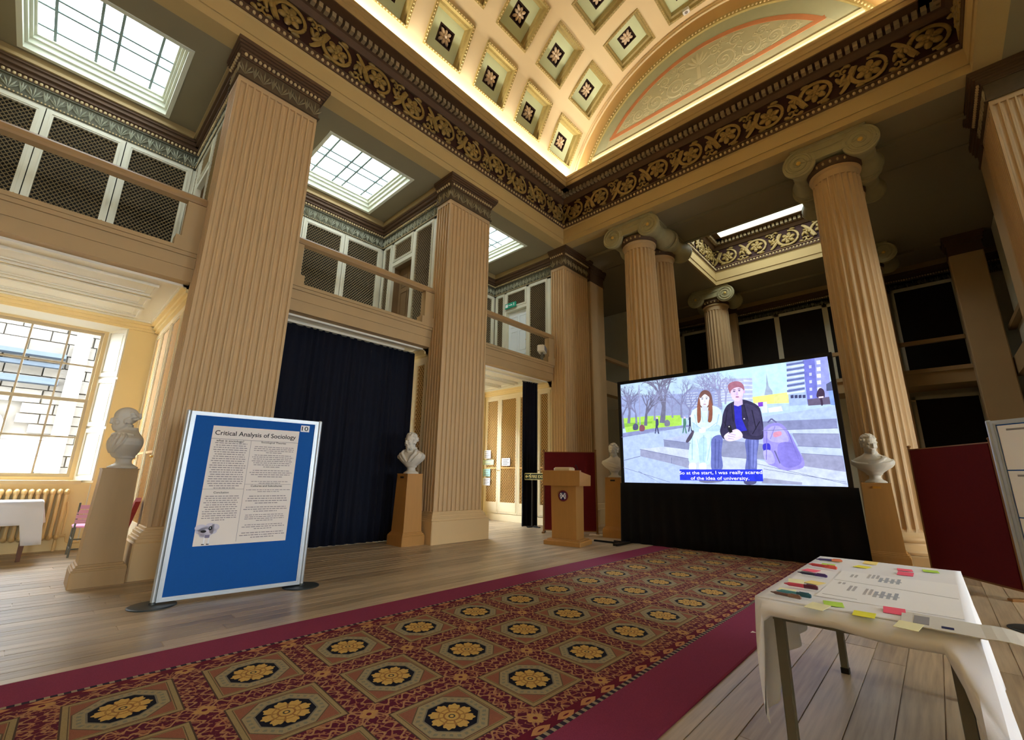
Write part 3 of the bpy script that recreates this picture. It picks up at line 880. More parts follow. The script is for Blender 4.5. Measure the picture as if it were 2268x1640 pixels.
# rear closure of the vault
m = MB(); segment(m, 3.75, 7.80, 8.3, Y0-0.02, Y0+0.1); m.build('vault_rear', PLASTER, vault)
# small white detector fixed at the foot of the vault crown
sd = thing('smoke_detector', (3.70, -0.30, VZ+math.sqrt(VR**2-0.05**2)-0.002), 0, 'small white sensor box fixed to the vault beside the lunette', 'sensor')
MB().bevbox((-0.07, -0.05, -0.10), (0.07, 0.05, 0.0), 0.015).build('housing', PAPERW, sd)
MB().lathe([(0.03, -0.115), (0.035, -0.10)], seg=12).build('lens', INKG, sd)

# ================================================================== PIERS AND COLUMNS
def flute_edge(p, q, n, margin, depth):
    """points from p to q along a straight edge with n flutes cut to the right-hand inside"""
    P, Q = Vector((*p, 0)), Vector((*q, 0))
    d = Q-P; ln = d.length; d.normalize(); inn = Vector((-d.y, d.x, 0))
    pitch = (ln-2*margin)/n; w = pitch*0.78
    out = [p]
    for i in range(n):
        c = margin+pitch*(i+0.5)
        for k in range(7):
            a = PI*k/6
            pt = P+d*(c-w/2*math.cos(a))+inn*(depth*math.sin(a))
            out.append((pt.x, pt.y))
    return out
HX0, HX1, HY = -0.215, 0.215, PW/2           # half sizes of a pier about its centre
def pier_meshes():
    poly = flute_edge((HX0, -HY), (HX1, -HY), 5, 0.02, 0.028) + flute_edge((HX1, -HY), (HX1, HY), 11, 0.025, 0.032) + flute_edge((HX1, HY), (HX0, HY), 5, 0.02, 0.028) + [(HX0, HY)]
    sh = MB().prism(poly, 'z', 0.50, 6.50)
    sh.box((HX0, -HY+0.002, 6.46), (HX1-0.002, HY-0.002, 6.56))
    shaft = sh.mesh('shaft', TAN)
    b = MB(); e = 0.105
    b.bevbox((HX0-0.05, -HY-e, 0), (HX1+e+0.02, HY+e, 0.37), 0.012)
    for z0, z1, o in ((0.37, 0.405, 0.085), (0.405, 0.43, 0.065), (0.43, 0.465, 0.055), (0.465, 0.485, 0.035), (0.485, 0.51, 0.015)):
        b.bevbox((HX0-0.02, -HY-o, z0), (HX1+o, HY+o, z1), 0.006)
    base = b.mesh('base', STONE)
    n = MB(); n.box((HX0-0.02, -HY-0.005, 6.54), (HX1+0.01, HY+0.005, 6.84)); n.box((HX0, -HY-0.025, 6.535), (HX1+0.03, HY+0.025, 6.56))
    neck = n.mesh('necking', mat('umber_necking_ground', '#5a4a34', 0.8, 0.3, 14))
    a = MB(); anthemion(a, (HX1+0.01, -HY), (0, 1), (1, 0), 2*HY, 6.57, 6.81); anthemion(a, (HX0, -HY-0.005), (1, 0), (0, -1), HX1-HX0, 6.57, 6.81)
    anth = a.mesh('anthemion_band', mat('drab_anthemion_paint', '#9a8c6c', 0.7, 0.3, 16), fix=False)
    c = MB()
    for z0, z1, o in ((6.82, 6.845, 0.03), (6.845, 6.885, 0.04), (6.885, 6.92, 0.07), (6.92, 6.955, 0.10), (6.955, 6.99, 0.125), (6.99, CZ-0.001, 0.145)):
        c.box((HX0-0.03, -HY-o*0.7, z0), (HX1+o, HY+o*0.7, z1))
    cap = c.mesh('abacus', CORN)
    d = MB(); beadrow(d, (HX1+0.02, -HY), (0, 1), (1, 0), 2*HY, 6.865, 0.024, 0.03, 0.06); beadrow(d, (HX0, -HY-0.02), (1, 0), (0, -1), HX1-HX0, 6.865, 0.024, 0.02, 0.06)
    bead = d.mesh('bead_row', BEADM, fix=False)
    return [('shaft', shaft), ('base', base), ('necking', neck), ('anthemion_band', anth), ('abacus', cap), ('bead_row', bead)]
PMESH = pier_meshes()
def pier(x, y, rotz, label, group='fluted square piers of the nave'):
    t = thing('fluted_pier', (x, y, 0), rotz, label, 'pier', group)
    for n, me in PMESH:
        o = link(n, me, t)
        if n in ('anthemion_band', 'bead_row'): o['kind'] = 'stuff'
    return t
PX = -0.30
labs = ['fluted square pier at the corner behind the wooden lectern', 'fluted square pier beside the bearded bust and navy curtain', 'broad fluted square pier behind the blue poster board', 'fluted square pier level with the viewer on the left', None]
for k in range(4): pier(PX, PS[k]+HY, 0, labs[k])
labs = ['fluted pier with brightly lit flutes at the right edge', 'fluted square pier on the right, out of view beside the white-sheet board', 'fluted square pier on the right, out of view beside the table', 'fluted square pier on the right, out of view behind the viewer']
for k in range(4): pier(NAVE_W-PX, PS[k]+HY, PI, labs[k])
# plain piers of the end bay
def plain_pier(x, y, hx, hy, label):
    t = thing('plain_pier', (x, y, 0), 0, label, 'pier', 'plain piers of the end bay')
    b = MB(); b.bevbox((-hx-0.05, -hy-0.05, 0), (hx+0.05, hy+0.05, 0.37), 0.01); b.bevbox((-hx-0.03, -hy-0.03, 0.37), (hx+0.03, hy+0.03, 0.5), 0.01); b.build('base', STONE, t)
    MB().bevbox((-hx, -hy, 0.5), (hx, hy, 6.58), 0.02).build('shaft', TAN, t)
    c = MB()
    for z0, z1, o in ((6.55, 6.60, 0.02), (6.80, 6.88, 0.03), (6.88, 6.96, 0.05), (6.96, CZ-0.001, 0.07)): c.box((-hx-o, -hy-o, z0), (hx+o, hy+o, z1))
    c.box((-hx, -hy, 6.6), (hx, hy, 6.8)); c.build('abacus', CORN, t)
plain_pier(-0.33, 1.75, 0.22, 0.345, 'plain tan pier just behind the corner pier by the lectern')
plain_pier(NAVE_W+0.33, 1.75, 0.22, 0.345, 'plain tan pier in shadow behind the lit right pier')
plain_pier(-0.15, 6.1, 0.3, 0.25, 'plain pier in the far left corner of the end bay')
plain_pier(NAVE_W+0.05, 6.25, 0.3, 0.22, 'plain shadowed pier in the far right corner')
plain_pier(2.0, 6.75, 0.16, 0.12, 'slim pilaster behind the far left column')
plain_pier(5.5, 6.75, 0.16, 0.12, 'slim pilaster behind the far right column')

def column_meshes():
    out = []
    sh = MB(); seg = 24*6
    zs = [0.42, 0.47, 2.2, 4.2, 6.34, 6.40]
    rs = [0.395, 0.385, 0.383, 0.375, 0.352, 0.348]
    V = []; F = []
    for z, r in zip(zs, rs):
        dep = 0.0 if z in (0.42, 6.40) else 0.030
        for i in range(seg):
            k = i % 6; a = 2*PI*i/seg
            f = (0.0, 0.0, 0.62, 1.0, 1.0, 0.62)[k]
            rr = r-dep*f
            V.append((rr*math.cos(a), rr*math.sin(a), z))
    for q in range(len(zs)-1):
        for i in range(seg):
            j = (i+1) % seg; F.append((q*seg+i, q*seg+j, (q+1)*seg+j, (q+1)*seg+i))
    sh.add(V, F)
    sh.lathe([(0.35, 6.35), (0.352, 6.47), (0.385, 6.49), (0.39, 6.515), (0.37, 6.53), (0.36, 6.54)], seg=48)
    out.append(('shaft', sh.mesh('shaft', TAN)))
    b = MB(); b.bevbox((-0.52, -0.52, 0), (0.52, 0.52, 0.13), 0.01)
    b.lathe([(0.44, 0.13), (0.50, 0.135), (0.525, 0.17), (0.52, 0.20), (0.48, 0.225), (0.465, 0.24), (0.44, 0.26), (0.435, 0.285), (0.455, 0.30), (0.47, 0.315), (0.475, 0.335), (0.465, 0.36), (0.43, 0.38), (0.415, 0.40), (0.40, 0.425)], seg=48)
    out.append(('base', b.mesh('base', STONE, smooth=True)))
    e = MB()
    e.lathe([(0.34, 6.53), (0.36, 6.545), (0.40, 6.58), (0.425, 6.63), (0.42, 6.66)], seg=36)
    out.append(('echinus', e.mesh('echinus', CORN, smooth=True)))
    g = MB()
    for i in range(24):
        a = 2*PI*i/24
        if abs(math.sin(a)) < 0.74: continue
        g.ell((0.405*math.cos(a), 0.405*math.sin(a), 6.605), (0.024, 0.024, 0.036), 6, 4)
    out.append(('egg_row', g.mesh('egg_row', CORNL, fix=False)))
    v = MB(); gmi = 1
    ex, ez, vr = 0.45, 6.765, 0.26
    for sy in (-1, 1):
        yf = sy*0.44
        for sx in (-1, 1):
            cx = sx*ex
            v.lathe([(vr, yf-sy*0.05), (vr, yf), (vr-0.02, yf+sy*0.012), (0.02, yf+sy*0.004)], (cx, 0, ez), 36, 0, axis='y')
            pp = []; rr = []
            for i in range(64):
                t = i/63; a = PI/2-sx*t*2*PI*2.6
                r = (vr-0.015)*(1-t)**0.9+0.045*t
                pp.append((cx+r*math.cos(a), yf+sy*0.012, ez+r*math.sin(a))); rr.append(0.021*(1-0.45*t))
            v.tube(pp, rr, 6)
            v.ell((cx, yf+sy*0.015, ez), (0.04, 0.025, 0.04), 10, 6, 1)
        # channel between the volutes, sagging at the lower edge
        top = [(-ex, ez+vr-0.005), (ex, ez+vr-0.005)]
        bot = [(ex*math.cos(PI*i/10), ez+0.03-0.075*math.sin(PI*i/10)) for i in range(11)]
        v.prism([(x, z) for x, z in top]+bot, 'y', min(yf, yf-sy*0.06), max(yf, yf-sy*0.06))
        for zz in (0.0, -0.07):
            v.tube([(-ex+2*ex*i/12, yf+sy*0.008, ez+vr-0.02+zz*1.0-(0.05*math.sin(PI*i/12) if zz else 0)) for i in range(13)], 0.014, 6)
        v.tube([(ex*math.cos(PI*i/12), yf+sy*0.006, ez+0.03-0.075*math.sin(PI*i/12)) for i in range(13)], 0.014, 6)
    for sx in (-1, 1):
        v.lathe([(vr, -0.43), (vr*0.93, -0.34), (vr*0.72, -0.2), (vr*0.62, -0.07), (vr*0.66, -0.04), (vr*0.66, 0.04), (vr*0.62, 0.07), (vr*0.72, 0.2), (vr*0.93, 0.34), (vr, 0.43)], (sx*ex, 0, ez), 28, 0, axis='y')
    v.box((-ex, -0.38, ez-0.05), (ex, 0.38, ez+vr-0.01))
    out.append(('volute_capital', v.mesh('volute_capital', [CAPG, GOLDB], smooth=True)))
    a = MB(); a.bevbox((-0.56, -0.47, 7.012), (0.56, 0.47, CZ-0.001), 0.01); a.bevbox((-0.52, -0.45, 6.99), (0.52, 0.45, 7.02), 0.005)
    out.append(('abacus', a.mesh('abacus', CAPG)))
    return out
CAPG = mat('olive_stone_capital_paint', '#a39a74', 0.6, 0.12, 8)
CMESH = column_meshes()
def column(x, y, label):
    t = thing('ionic_column', (x, y, 0), 0, label, 'column', 'fluted Ionic columns of the end screen')
    for n, me in CMESH:
        o = link(n, me, t)
        if n == 'egg_row': o['kind'] = 'stuff'
column(1.82, 0.58, 'fluted Ionic column in front, left of the video screen')
column(5.68, 0.58, 'large fluted Ionic column behind the draped marble bust on the right')
column(1.85, 1.55, 'fluted Ionic column close behind the front left column')
column(5.65, 1.55, 'Ionic column hidden close behind the large right column')
column(1.85, 5.68, 'distant Ionic column with a skylit volute seen above the screen')
column(5.65, 5.68, 'distant shadowed Ionic column to the right of the large column')

# ================================================================== LATTICE BOOKCASES
LAT = {}
def lattice_mesh(w, h, m_):
    key = (round(w, 3), round(h, 3), m_.name)
    if key in LAT: return LAT[key]
    mb = MB(); sp = 0.070 if m_ is BRASSW else 0.080; t = 0.006 if m_ is BRASSW else 0.009
    # two families of 50-degree wires clipped to the rectangle (y is outward -)
    sl = 1.2
    for fam in (1, -1):
        c = -sl*w
        while c < h+sl*w:
            # line z = c + fam*sl*x  (fam -1: z = c - sl*(x) + ...)
            pts = []
            for x in (0.0, w):
                z = c+fam*sl*x if fam == 1 else c+sl*(w-x)
                pts.append((x, z))
            (xa, za), (xb, zb) = pts
            # clip in z
            def cut(xa, za, xb, zb):
                out = []
                for (x, z, x2, z2) in ((xa, za, xb, zb), (xb, zb, xa, za)):
                    if z < 0: x, z = x+(0-z)*(x2-x)/(z2-z), 0
                    if z > h: x, z = x+(h-z)*(x2-x)/(z2-z), h
                    out.append((x, z))
                return out
            if max(za, zb) > 0.01 and min(za, zb) < h-0.01:
                (x0, z0), (x1, z1) = cut(xa, za, xb, zb)
                d = math.hypot(x1-x0, z1-z0)
                if d > 0.02:
                    nx, nz = -(z1-z0)/d*t, (x1-x0)/d*t
                    yo = -0.003 if fam == 1 else 0.003
                    mb.add([(x0-nx, yo, z0-nz), (x0+nx, yo, z0+nz), (x1+nx, yo, z1+nz), (x1-nx, yo, z1-nz),
                            ((x0), yo-0.006, (z0)), ((x1), yo-0.006, (z1))], [(0, 1, 2, 3), (0, 4, 5, 3), (1, 4, 5, 2)])
            c += sp
    LAT[key] = mb.mesh('lattice', m_, fix=False)
    return LAT[key]
BACKD = mat('dim_book_backs', '#241f18', 0.85, 0.45, 9, stretch=(9, 1, 0.6))
BACKT = mat('tan_cloth_backing', '#7d6238', 0.85, 0.2, 10)
def lattice_door(parent, x0, x1, z0, z1, fw, fm, lm, bm_, shelf=None, knob=None):
    d = MB(); d.frame('y', -0.02, 0.025, x0, z0, x1, z1, fw)
    d.frame('y', -0.028, -0.02, x0+fw*0.55, z0+fw*0.55, x1-fw*0.55, z1-fw*0.55, fw*0.2)
    o = d.build('door', fm, parent)
    w, h = x1-x0-2*fw, z1-z0-2*fw
    l = link('lattice', lattice_mesh(w, h, lm), o, (x0+fw, 0.0, z0+fw)); l['kind'] = 'stuff'
    MB().box((x0+fw*0.6, 0.03, z0+fw*0.6), (x1-fw*0.6, 0.05, z1-fw*0.6)).build('backing', bm_, o)
    if shelf:
        for zz in shelf: MB().box((x0+fw, 0.012, zz-0.014), (x1-fw, 0.03, zz+0.014)).build('shelf_edge', DARKIN, o)
    if knob: MB().ell((knob[0], -0.035, knob[1]), (0.014, 0.02, 0.014), 8, 5).build('knob', BRASS, o)
    return o
def gallery_case_back(k, label):
    ya, yb = PS[k+1]+PW-0.08, PS[k]+0.08
    t = thing('lattice_bookcase', (-2.73, ya, GZ+0.38), PI/2, label, 'bookcase', 'gallery bookcases with brass lattice doors')
    W = yb-ya; z1 = 6.42-GZ-0.38
    c = MB(); c.box((0, 0.05, 0), (W, 0.27, z1)); c.build('carcass', DARKIN, t)
    f = MB(); f.box((0, -0.005, 0), (0.05, 0.06, z1)); f.box((W-0.05, -0.005, 0), (W, 0.06, z1)); f.box((0, -0.005, z1-0.04), (W, 0.06, z1)); f.box((0, -0.01, 0), (W, 0.06, 0.10)); f.build('face_frame', CREAM, t)
    n = 3; dw = (W-0.10)/n
    for i in range(n):
        a = 0.05+dw*i
        lattice_door(t, a+0.006, a+dw-0.006, 0.11, z1-0.045, 0.085, CREAM, BRASSW, BACKD, shelf=(0.62, 1.44), knob=(a+dw-0.05, 1.0))
gallery_case_back(0, 'gallery bookcase at the back of the bay with the exit door')
gallery_case_back(1, 'gallery bookcase at the back of the bay above the navy curtain')
gallery_case_back(2, 'long gallery bookcase above the bright ground-floor window')
BDOOR = mat('brown_grained_door', '#7d6446', 0.5, 0.1, 4)
WDOOR = mat('white_gloss_door', '#dfe6ea', 0.4, 0.02, 4)
def panel_door(mb, x0, x1, z0, z1, y, rows_):
    mb.box((x0, y, z0), (x1, y+0.04, z1))
    w = x1-x0
    for (a, b) in rows_:
        for i in range(2):
            xa = x0+w*(0.12+0.42*i); xb = xa+w*0.34
            mb.frame('y', y-0.012, y, xa, z0+(z1-z0)*a, xb, z0+(z1-z0)*b, 0.022)
def gallery_case_side(k, dm, label, exitsign=False):
    y = PS[k]+0.08
    t = thing('lattice_bookcase', (-2.69, y, GZ+0.38), 0, label, 'bookcase', 'gallery bookcases with brass lattice doors')
    z1 = 6.42-GZ-0.38; W = 2.11
    c = MB(); c.box((0, 0.05, 0), (0.42, 0.26, z1)); c.box((1.30, 0.05, 0), (W, 0.26, z1)); c.box((0.42, 0.05, 1.98), (1.30, 0.26, z1)); c.build('carcass', DARKIN, t)
    f = MB()
    for a, b in ((0.0, 0.05), (0.38, 0.46), (1.24, 1.33), (W-0.12, W)): f.box((a, -0.01, 0), (b, 0.06, z1))
    f.box((0, -0.01, z1-0.06), (W, 0.06, z1)); f.box((0.46, -0.01, 1.90), (1.24, 0.06, 1.99)); f.build('face_frame', CREAM, t)
    lattice_door(t, 0.055, 0.375, 0.08, z1-0.065, 0.05, CREAM, BRASSW, BACKD, shelf=(1.44,))
    lattice_door(t, 0.465, 1.235, 1.995, z1-0.065, 0.05, CREAM, BRASSW, BACKD)
    lattice_door(t, 1.335, W-0.125, 0.08, z1-0.065, 0.05, CREAM, BRASSW, BACKD, shelf=(1.44, 0.7), knob=(1.36, 1.2))
    d = MB(); panel_door(d, 0.47, 1.23, 0.02, 1.89, 0.10 if exitsign else 0.20, ((0.08, 0.30), (0.36, 0.68), (0.74, 0.92))); d.build('door_leaf', dm, t)
    d = MB(); d.box((0.46, 0.06, 0), (0.475, 0.25, 1.9)); d.box((1.225, 0.06, 0), (1.24, 0.25, 1.9)); d.box((0.46, 0.06, 1.885), (1.24, 0.25, 1.9)); d.build('door_lining', BDOOR if not exitsign else CREAM, t)
    MB().ell((1.18, (0.10 if exitsign else 0.2)-0.03, 0.95), (0.02, 0.025, 0.02), 8, 5).build('door_knob', BRASS, t)
gallery_case_side(1, BDOOR, 'gallery bookcase around a brown doorway, left of the middle pier')
gallery_case_side(0, WDOOR, 'gallery bookcase around a white door under the green exit sign', True)
gallery_case_side(2, BDOOR, 'gallery bookcase seen edge-on behind the broad left pier')
def ground_case(k, label, name_):
    y = PS[k]+0.08
    t = thing('lattice_bookcase', (-2.98, y, 0), 0, label, 'bookcase', 'ground-floor bookcases with lattice doors')
    W = 2.40; z1 = 3.34
    c = MB(); c.box((0, 0.05, 0), (W, 0.26, z1)); c.build('carcass', YCREAM, t)
    f = MB(); f.box((0, -0.02, 0), (W, 0.06, 0.14)); f.box((0, -0.01, 0.14), (W, 0.06, 0.17)); f.box((0, -0.01, z1-0.06), (W, 0.06, z1))
    f.box((0, -0.005, 0.17), (0.03, 0.06, z1)); f.box((W-0.03, -0.005, 0.17), (W, 0.06, z1)); f.build('face_frame', WCASE, t)
    a = 0.03
    for i, dw in enumerate((0.56, 0.69, 0.69, 0.40)):
        d = lattice_door(t, a+0.005, a+dw-0.005, 0.18, z1-0.065, 0.075, WCASE, BRASSY, BACKT, shelf=None, knob=(a+(dw-0.03 if i % 2 == 0 else 0.03), 1.28))
        MB().box((a+0.08, -0.022, 1.33), (a+dw-0.08, 0.0, 1.36)).build('mid_rail', BRASSY, d)
        MB().box((a+0.05, -0.025, 0.22), (a+dw-0.05, 0.0, 0.46)).build('kick_panel', WCASE, d)
        a += dw
    return t
WCASE = mat('warm_white_bookcase_paint', '#ecdcb8', 0.45, 0.03, 4)
ground_case(0, 'lit ground-floor bookcase with notices, behind the middle pier', 'a')
ground_case(1, 'ground-floor bookcase half hidden by the navy curtain', 'b')
ground_case(2, 'ground-floor bookcase edge-on behind the bust by the window', 'c')
# dim cupboards of the end bay (back wall and corners)
def dim_case(x0, x1, y, z0, z1, n, rotz, label):
    t = thing('glazed_bookcase', (x0, y, z0), rotz, label, 'bookcase', 'dim bookcases of the end bay')
    W = x1; h = z1-z0
    f = MB(); f.box((0, 0.03, 0), (W, 0.2, h)); f.build('carcass', DARKIN, t)
    f = MB(); dw = W/n
    for i in range(n+1): f.box((max(0, dw*i-0.07), -0.01, 0), (min(W, dw*i+0.07), 0.05, h))
    f.box((0, -0.01, h-0.09), (W, 0.05, h)); f.box((0, -0.01, 0), (W, 0.05, 0.09)); f.build('face_frame', CREAM, t)
    for i in range(n):
        MB().box((dw*i+0.07, 0.012, 0.09), (dw*(i+1)-0.07, 0.03, h-0.09)).build('door_panel', DARKIN, t)
dim_case(1.9, 3.9, Y1-0.46, GZ+0.37, 6.40, 3, 0, 'dark gallery cupboards on the end wall above the screen')
dim_case(6.05, 1.3, Y1-0.46, GZ+0.37, 6.40, 1, 0, 'dark gallery cupboard on the end wall right of the big column')
dim_case(6.05, 1.3, Y1-0.46, 0.9, 3.35, 1, 0, 'dark ground-floor cupboard on the end wall right of the big column')
dim_case(0.1, 1.5, Y1-0.46, GZ+0.37, 6.40, 1, 0, 'dark gallery cupboard on the end wall left of the far column')
dim_case(-2.98, 3.2, 2.1, GZ+0.38, 6.40, 3, PI/2, 'dark gallery cupboards along the far left side')
dim_case(-2.98, 3.2, 2.1, 0.2, 3.3, 3, PI/2, 'dark ground-floor cupboards along the far left side')

# exit sign over the white gallery door
t = thing('exit_sign', (-2.23, PS[0]+0.03, 5.86), 0, 'small green running-man exit sign above the white gallery door', 'sign')
MB().bevbox((0, -0.02, 0), (0.42, 0.02, 0.15), 0.005).build('panel', mat('exit_green', '#2f9a7c', 0.4, 0.03, 4), t)
m = MB(); m.box((0.03, -0.024, 0.03), (0.12, -0.02, 0.12)); m.box((0.15, -0.024, 0.065), (0.25, -0.02, 0.085)); m.add([(0.25, -0.024, 0.045), (0.30, -0.024, 0.075), (0.25, -0.024, 0.105)], [(0, 1, 2)])
m.ell((0.355, -0.022, 0.115), (0.014, 0.004, 0.014), 8, 4); m.add([(0.345, -0.024, 0.1), (0.375, -0.024, 0.095), (0.36, -0.024, 0.06), (0.34, -0.024, 0.065)], [(0, 1, 2, 3)])
m.add([(0.345, -0.024, 0.065), (0.32, -0.024, 0.035), (0.328, -0.024, 0.03), (0.355, -0.024, 0.06)], [(0, 1, 2, 3)]); m.add([(0.35, -0.024, 0.065), (0.38, -0.024, 0.045), (0.375, -0.024, 0.038), (0.345, -0.024, 0.055)], [(0, 1, 2, 3)])
m.build('pictogram', PAPERW, t, fix=False)
# loudspeaker at the end of the gallery rail
t = thing('wall_speaker', (-0.50, -0.28, 4.14), 0.5, 'small white loudspeaker on the gallery front beside the corner pier', 'speaker')
MB().bevbox((-0.09, -0.17, 0), (0.09, 0.17, 0.16), 0.02).build('cabinet', WHITEC, t)
MB().box((-0.03, -0.03, -0.22), (0.03, 0.03, 0.01)).build('bracket', GREYM, t)
MB().box((0.088, -0.15, 0.02), (0.096, 0.15, 0.14)).build('grille', INKG, t)

# ================================================================== CURTAINS
def curtain(label, pts, z0, z1, amp, waves, seed):
    """cloth hung along a polyline of plan points"""
    rnd = random.Random(seed)
    t = thing('curtain', (pts[0][0], pts[0][1], 0), 0, label, 'curtain')
    n = waves*8; m_ = 9
    P = [Vector((p[0]-pts[0][0], p[1]-pts[0][1], 0)) for p in pts]
    lens = [0]
    for i in range(1, len(P)): lens.append(lens[-1]+(P[i]-P[i-1]).length)
    def at(u):
        d = u*lens[-1]
        for i in range(1, len(P)):
            if d <= lens[i]+1e-9:
                k = (d-lens[i-1])/(lens[i]-lens[i-1]); return P[i-1].lerp(P[i], k), (P[i]-P[i-1]).normalized()
        return P[-1], (P[-1]-P[-2]).normalized()
    ph = [rnd.uniform(-0.5, 0.5) for _ in range(waves+2)]; am = [rnd.uniform(0.5, 1.2) for _ in range(waves+2)]
    V = []; F = []
    for j in range(m_+1):
        w = j/m_; z = z1+(z0-z1)*w
        for i in range(n+1):
            u = i/n; p, d = at(u); nrm = Vector((d.y, -d.x, 0))
            k = u*waves; ki = int(min(k, waves)); a = am[ki]*(1-(k-ki))+am[ki+1]*(k-ki)
            kk = k+0.35*math.sin(u*11+seed)+0.2*math.sin(u*23)
            off = amp*a*math.sin(2*PI*kk+ph[ki]*w)*(0.55+0.45*w)+amp*0.5*w*math.sin(5.3*u+seed)
            q = p+nrm*off
            V.append((q.x, q.y, z))
    W_ = n+1
    for j in range(m_):
        for i in range(n): F.append((j*W_+i, j*W_+i+1, (j+1)*W_+i+1, (j+1)*W_+i))
    mb = MB().add(V, F)
    o = mb.build('cloth', NAVY, t, smooth=True, fix=False)
    md = o.modifiers.new('thick', 'SOLIDIFY'); md.thickness = 0.006
    MB().tube([tuple(p+Vector((0, 0, z1+0.0))) for p in P], 0.014, 8).build('curtain_rail', GREYM, t)
    return t
curtain('wide navy curtain drawn closed under the gallery', [(-0.93, -6.36), (-0.93, -5.03), (-0.93, -3.71)], 0.002, 3.435, 0.030, 19, 3)
curtain('narrow bunched navy curtain beside the lit bookcase', [(-1.0, -0.44), (-0.90, 0.04)], 0.002, 3.45, 0.06, 5, 8)

# ================================================================== VIEW OUTSIDE
gnd = MB().box((-40, -40, -4.2), (-3.45, 30, -4.0)).build('ground', SLATE); tag(gnd, 'pale courtyard paving below the windows', kind='structure')
bld = thing('stone_building', (-12.0, -8.8, -4.0), 0, 'sandstone building seen through the left window', 'building')
MB().box((-3.0, -9, 0), (-0.10, 10, 11.5)).build('wall', STONEB, bld)
rnd = random.Random(4)
blk = MB().bevbox((0, 0, 0), (0.12, 1, 1), 0.012).mesh('stone_block', STONEB)
z = 4.2
row = 0
while z < 9.4:
    h = rnd.uniform(0.26, 0.40); y = -3.2-(0.3 if row % 2 else 0)
    while y < 2.6:
        w = rnd.uniform(0.45, 0.95)
        hide = (y < -0.35 and z < 6.85 and y+w > -1.6)
        if not hide:
            o = link('stone_block', blk, bld, (-0.10, y, z)); o.scale = (rnd.uniform(0.7, 1.2), w-0.025, h-0.025)
        y += w
    z += h; row += 1
m = MB(); m.box((-0.12, -6, 7.45), (0.34, 0.42, 7.62)); m.box((-0.12, -6, 7.95), (0.22, 0.42, 8.06)); m.box((-0.12, -6, 8.22), (0.40, 0.45, 8.34)); m.build('string_course', SLATE, bld)
m = MB(); m.box((-0.12, -0.45+1.0, 4.0), (0.25, 0.9+0.0, 9.3)); 
m.build('downpipe_pier', STONEB, bld)
arch = [(-1.45, 4.4), (-0.42, 4.4), (-0.42, 6.2)]+[(-0.935+0.515*math.cos(PI*i/12), 6.2+0.515*math.sin(PI*i/12)) for i in range(13)]+[(-1.45, 6.2)]
MB().prism(arch, 'x', -0.11, 0.02).build('arched_window', SLATE, bld)
m = MB(); pth = [(0.04, -0.42, 4.4), (0.04, -0.42, 6.2)]+[(0.04, -0.935+0.515*math.cos(PI*i/12), 6.2+0.515*math.sin(PI*i/12)) for i in range(13)]+[(0.04, -1.45, 4.4)]
m.tube(pth, 0.045, 6)
for zz in (5.0, 5.6, 6.2): m.box((0.02, -1.45, zz-0.02), (0.06, -0.42, zz+0.02))
m.box((0.02, -0.955, 4.4), (0.06, -0.915, 6.7)); m.build('arched_window_frame', PAPERW, bld)

# ================================================================== CARPET
carpet_m = bpy.data.materials.new('medallion_carpet'); carpet_m.use_nodes = True
X.nt = carpet_m.node_tree
_N = carpet_m.node_tree.nodes; _K = carpet_m.node_tree.links; _b = _N['Principled BSDF']
_geo = _N.new('ShaderNodeNewGeometry'); _sep = _N.new('ShaderNodeSeparateXYZ'); _K.new(_geo.outputs['Position'], _sep.inputs[0])
cx_ = X(_sep.outputs[0]); cy_ = X(_sep.outputs[1])
PT = 0.556
u = ((cx_-3.25)/0.567+0.5).fract()-0.5
v = ((cy_+7.385+(cx_-3.25)*0.06)/0.5535+0.5).fract()-0.5
au, av = u.abs(), v.abs()
sq = au.max(av)                         # square distance
octd = sq.max((au+av)*0.7071)           # octagon distance
rr_ = (u*u+v*v).sqrt(); th = v.atan2(u)
_ns = _N.new('ShaderNodeTexNoise'); _ns.inputs['Scale'].default_value = 42; _ns.inputs['Detail'].default_value = 2; _K.new(_geo.outputs['Position'], _ns.inputs['Vector'])
_vo = _N.new('ShaderNodeTexVoronoi'); _vo.inputs['Scale'].default_value = 26; _vo.feature = 'DISTANCE_TO_EDGE'; _K.new(_geo.outputs['Position'], _vo.inputs['Vector'])
_wv = _N.new('ShaderNodeTexNoise'); _wv.inputs['Scale'].default_value = 240; _wv.inputs['Detail'].default_value = 1; _K.new(_geo.outputs['Position'], _wv.inputs['Vector'])
ns = X(_ns.outputs['Fac']); vo = X(_vo.outputs['Distance'])
RED, GOLDC, TANC, NAVYC, GREYC, TERC = '#5e1a2a', '#b5924f', '#94805a', '#14131c', '#8f8570', '#855340'
field = mixc(vo.lt(0.085)*ns.gt(0.43), '#54182a', '#8f5f44')
# curling vine along the bands between medallions
vine = ((((sq-0.43)*8.0)-(au.min(av)*46.0).sin()*0.30).abs()).lt(0.11)
field = mixc(vine*sq.gt(0.37), field, '#9c7350')
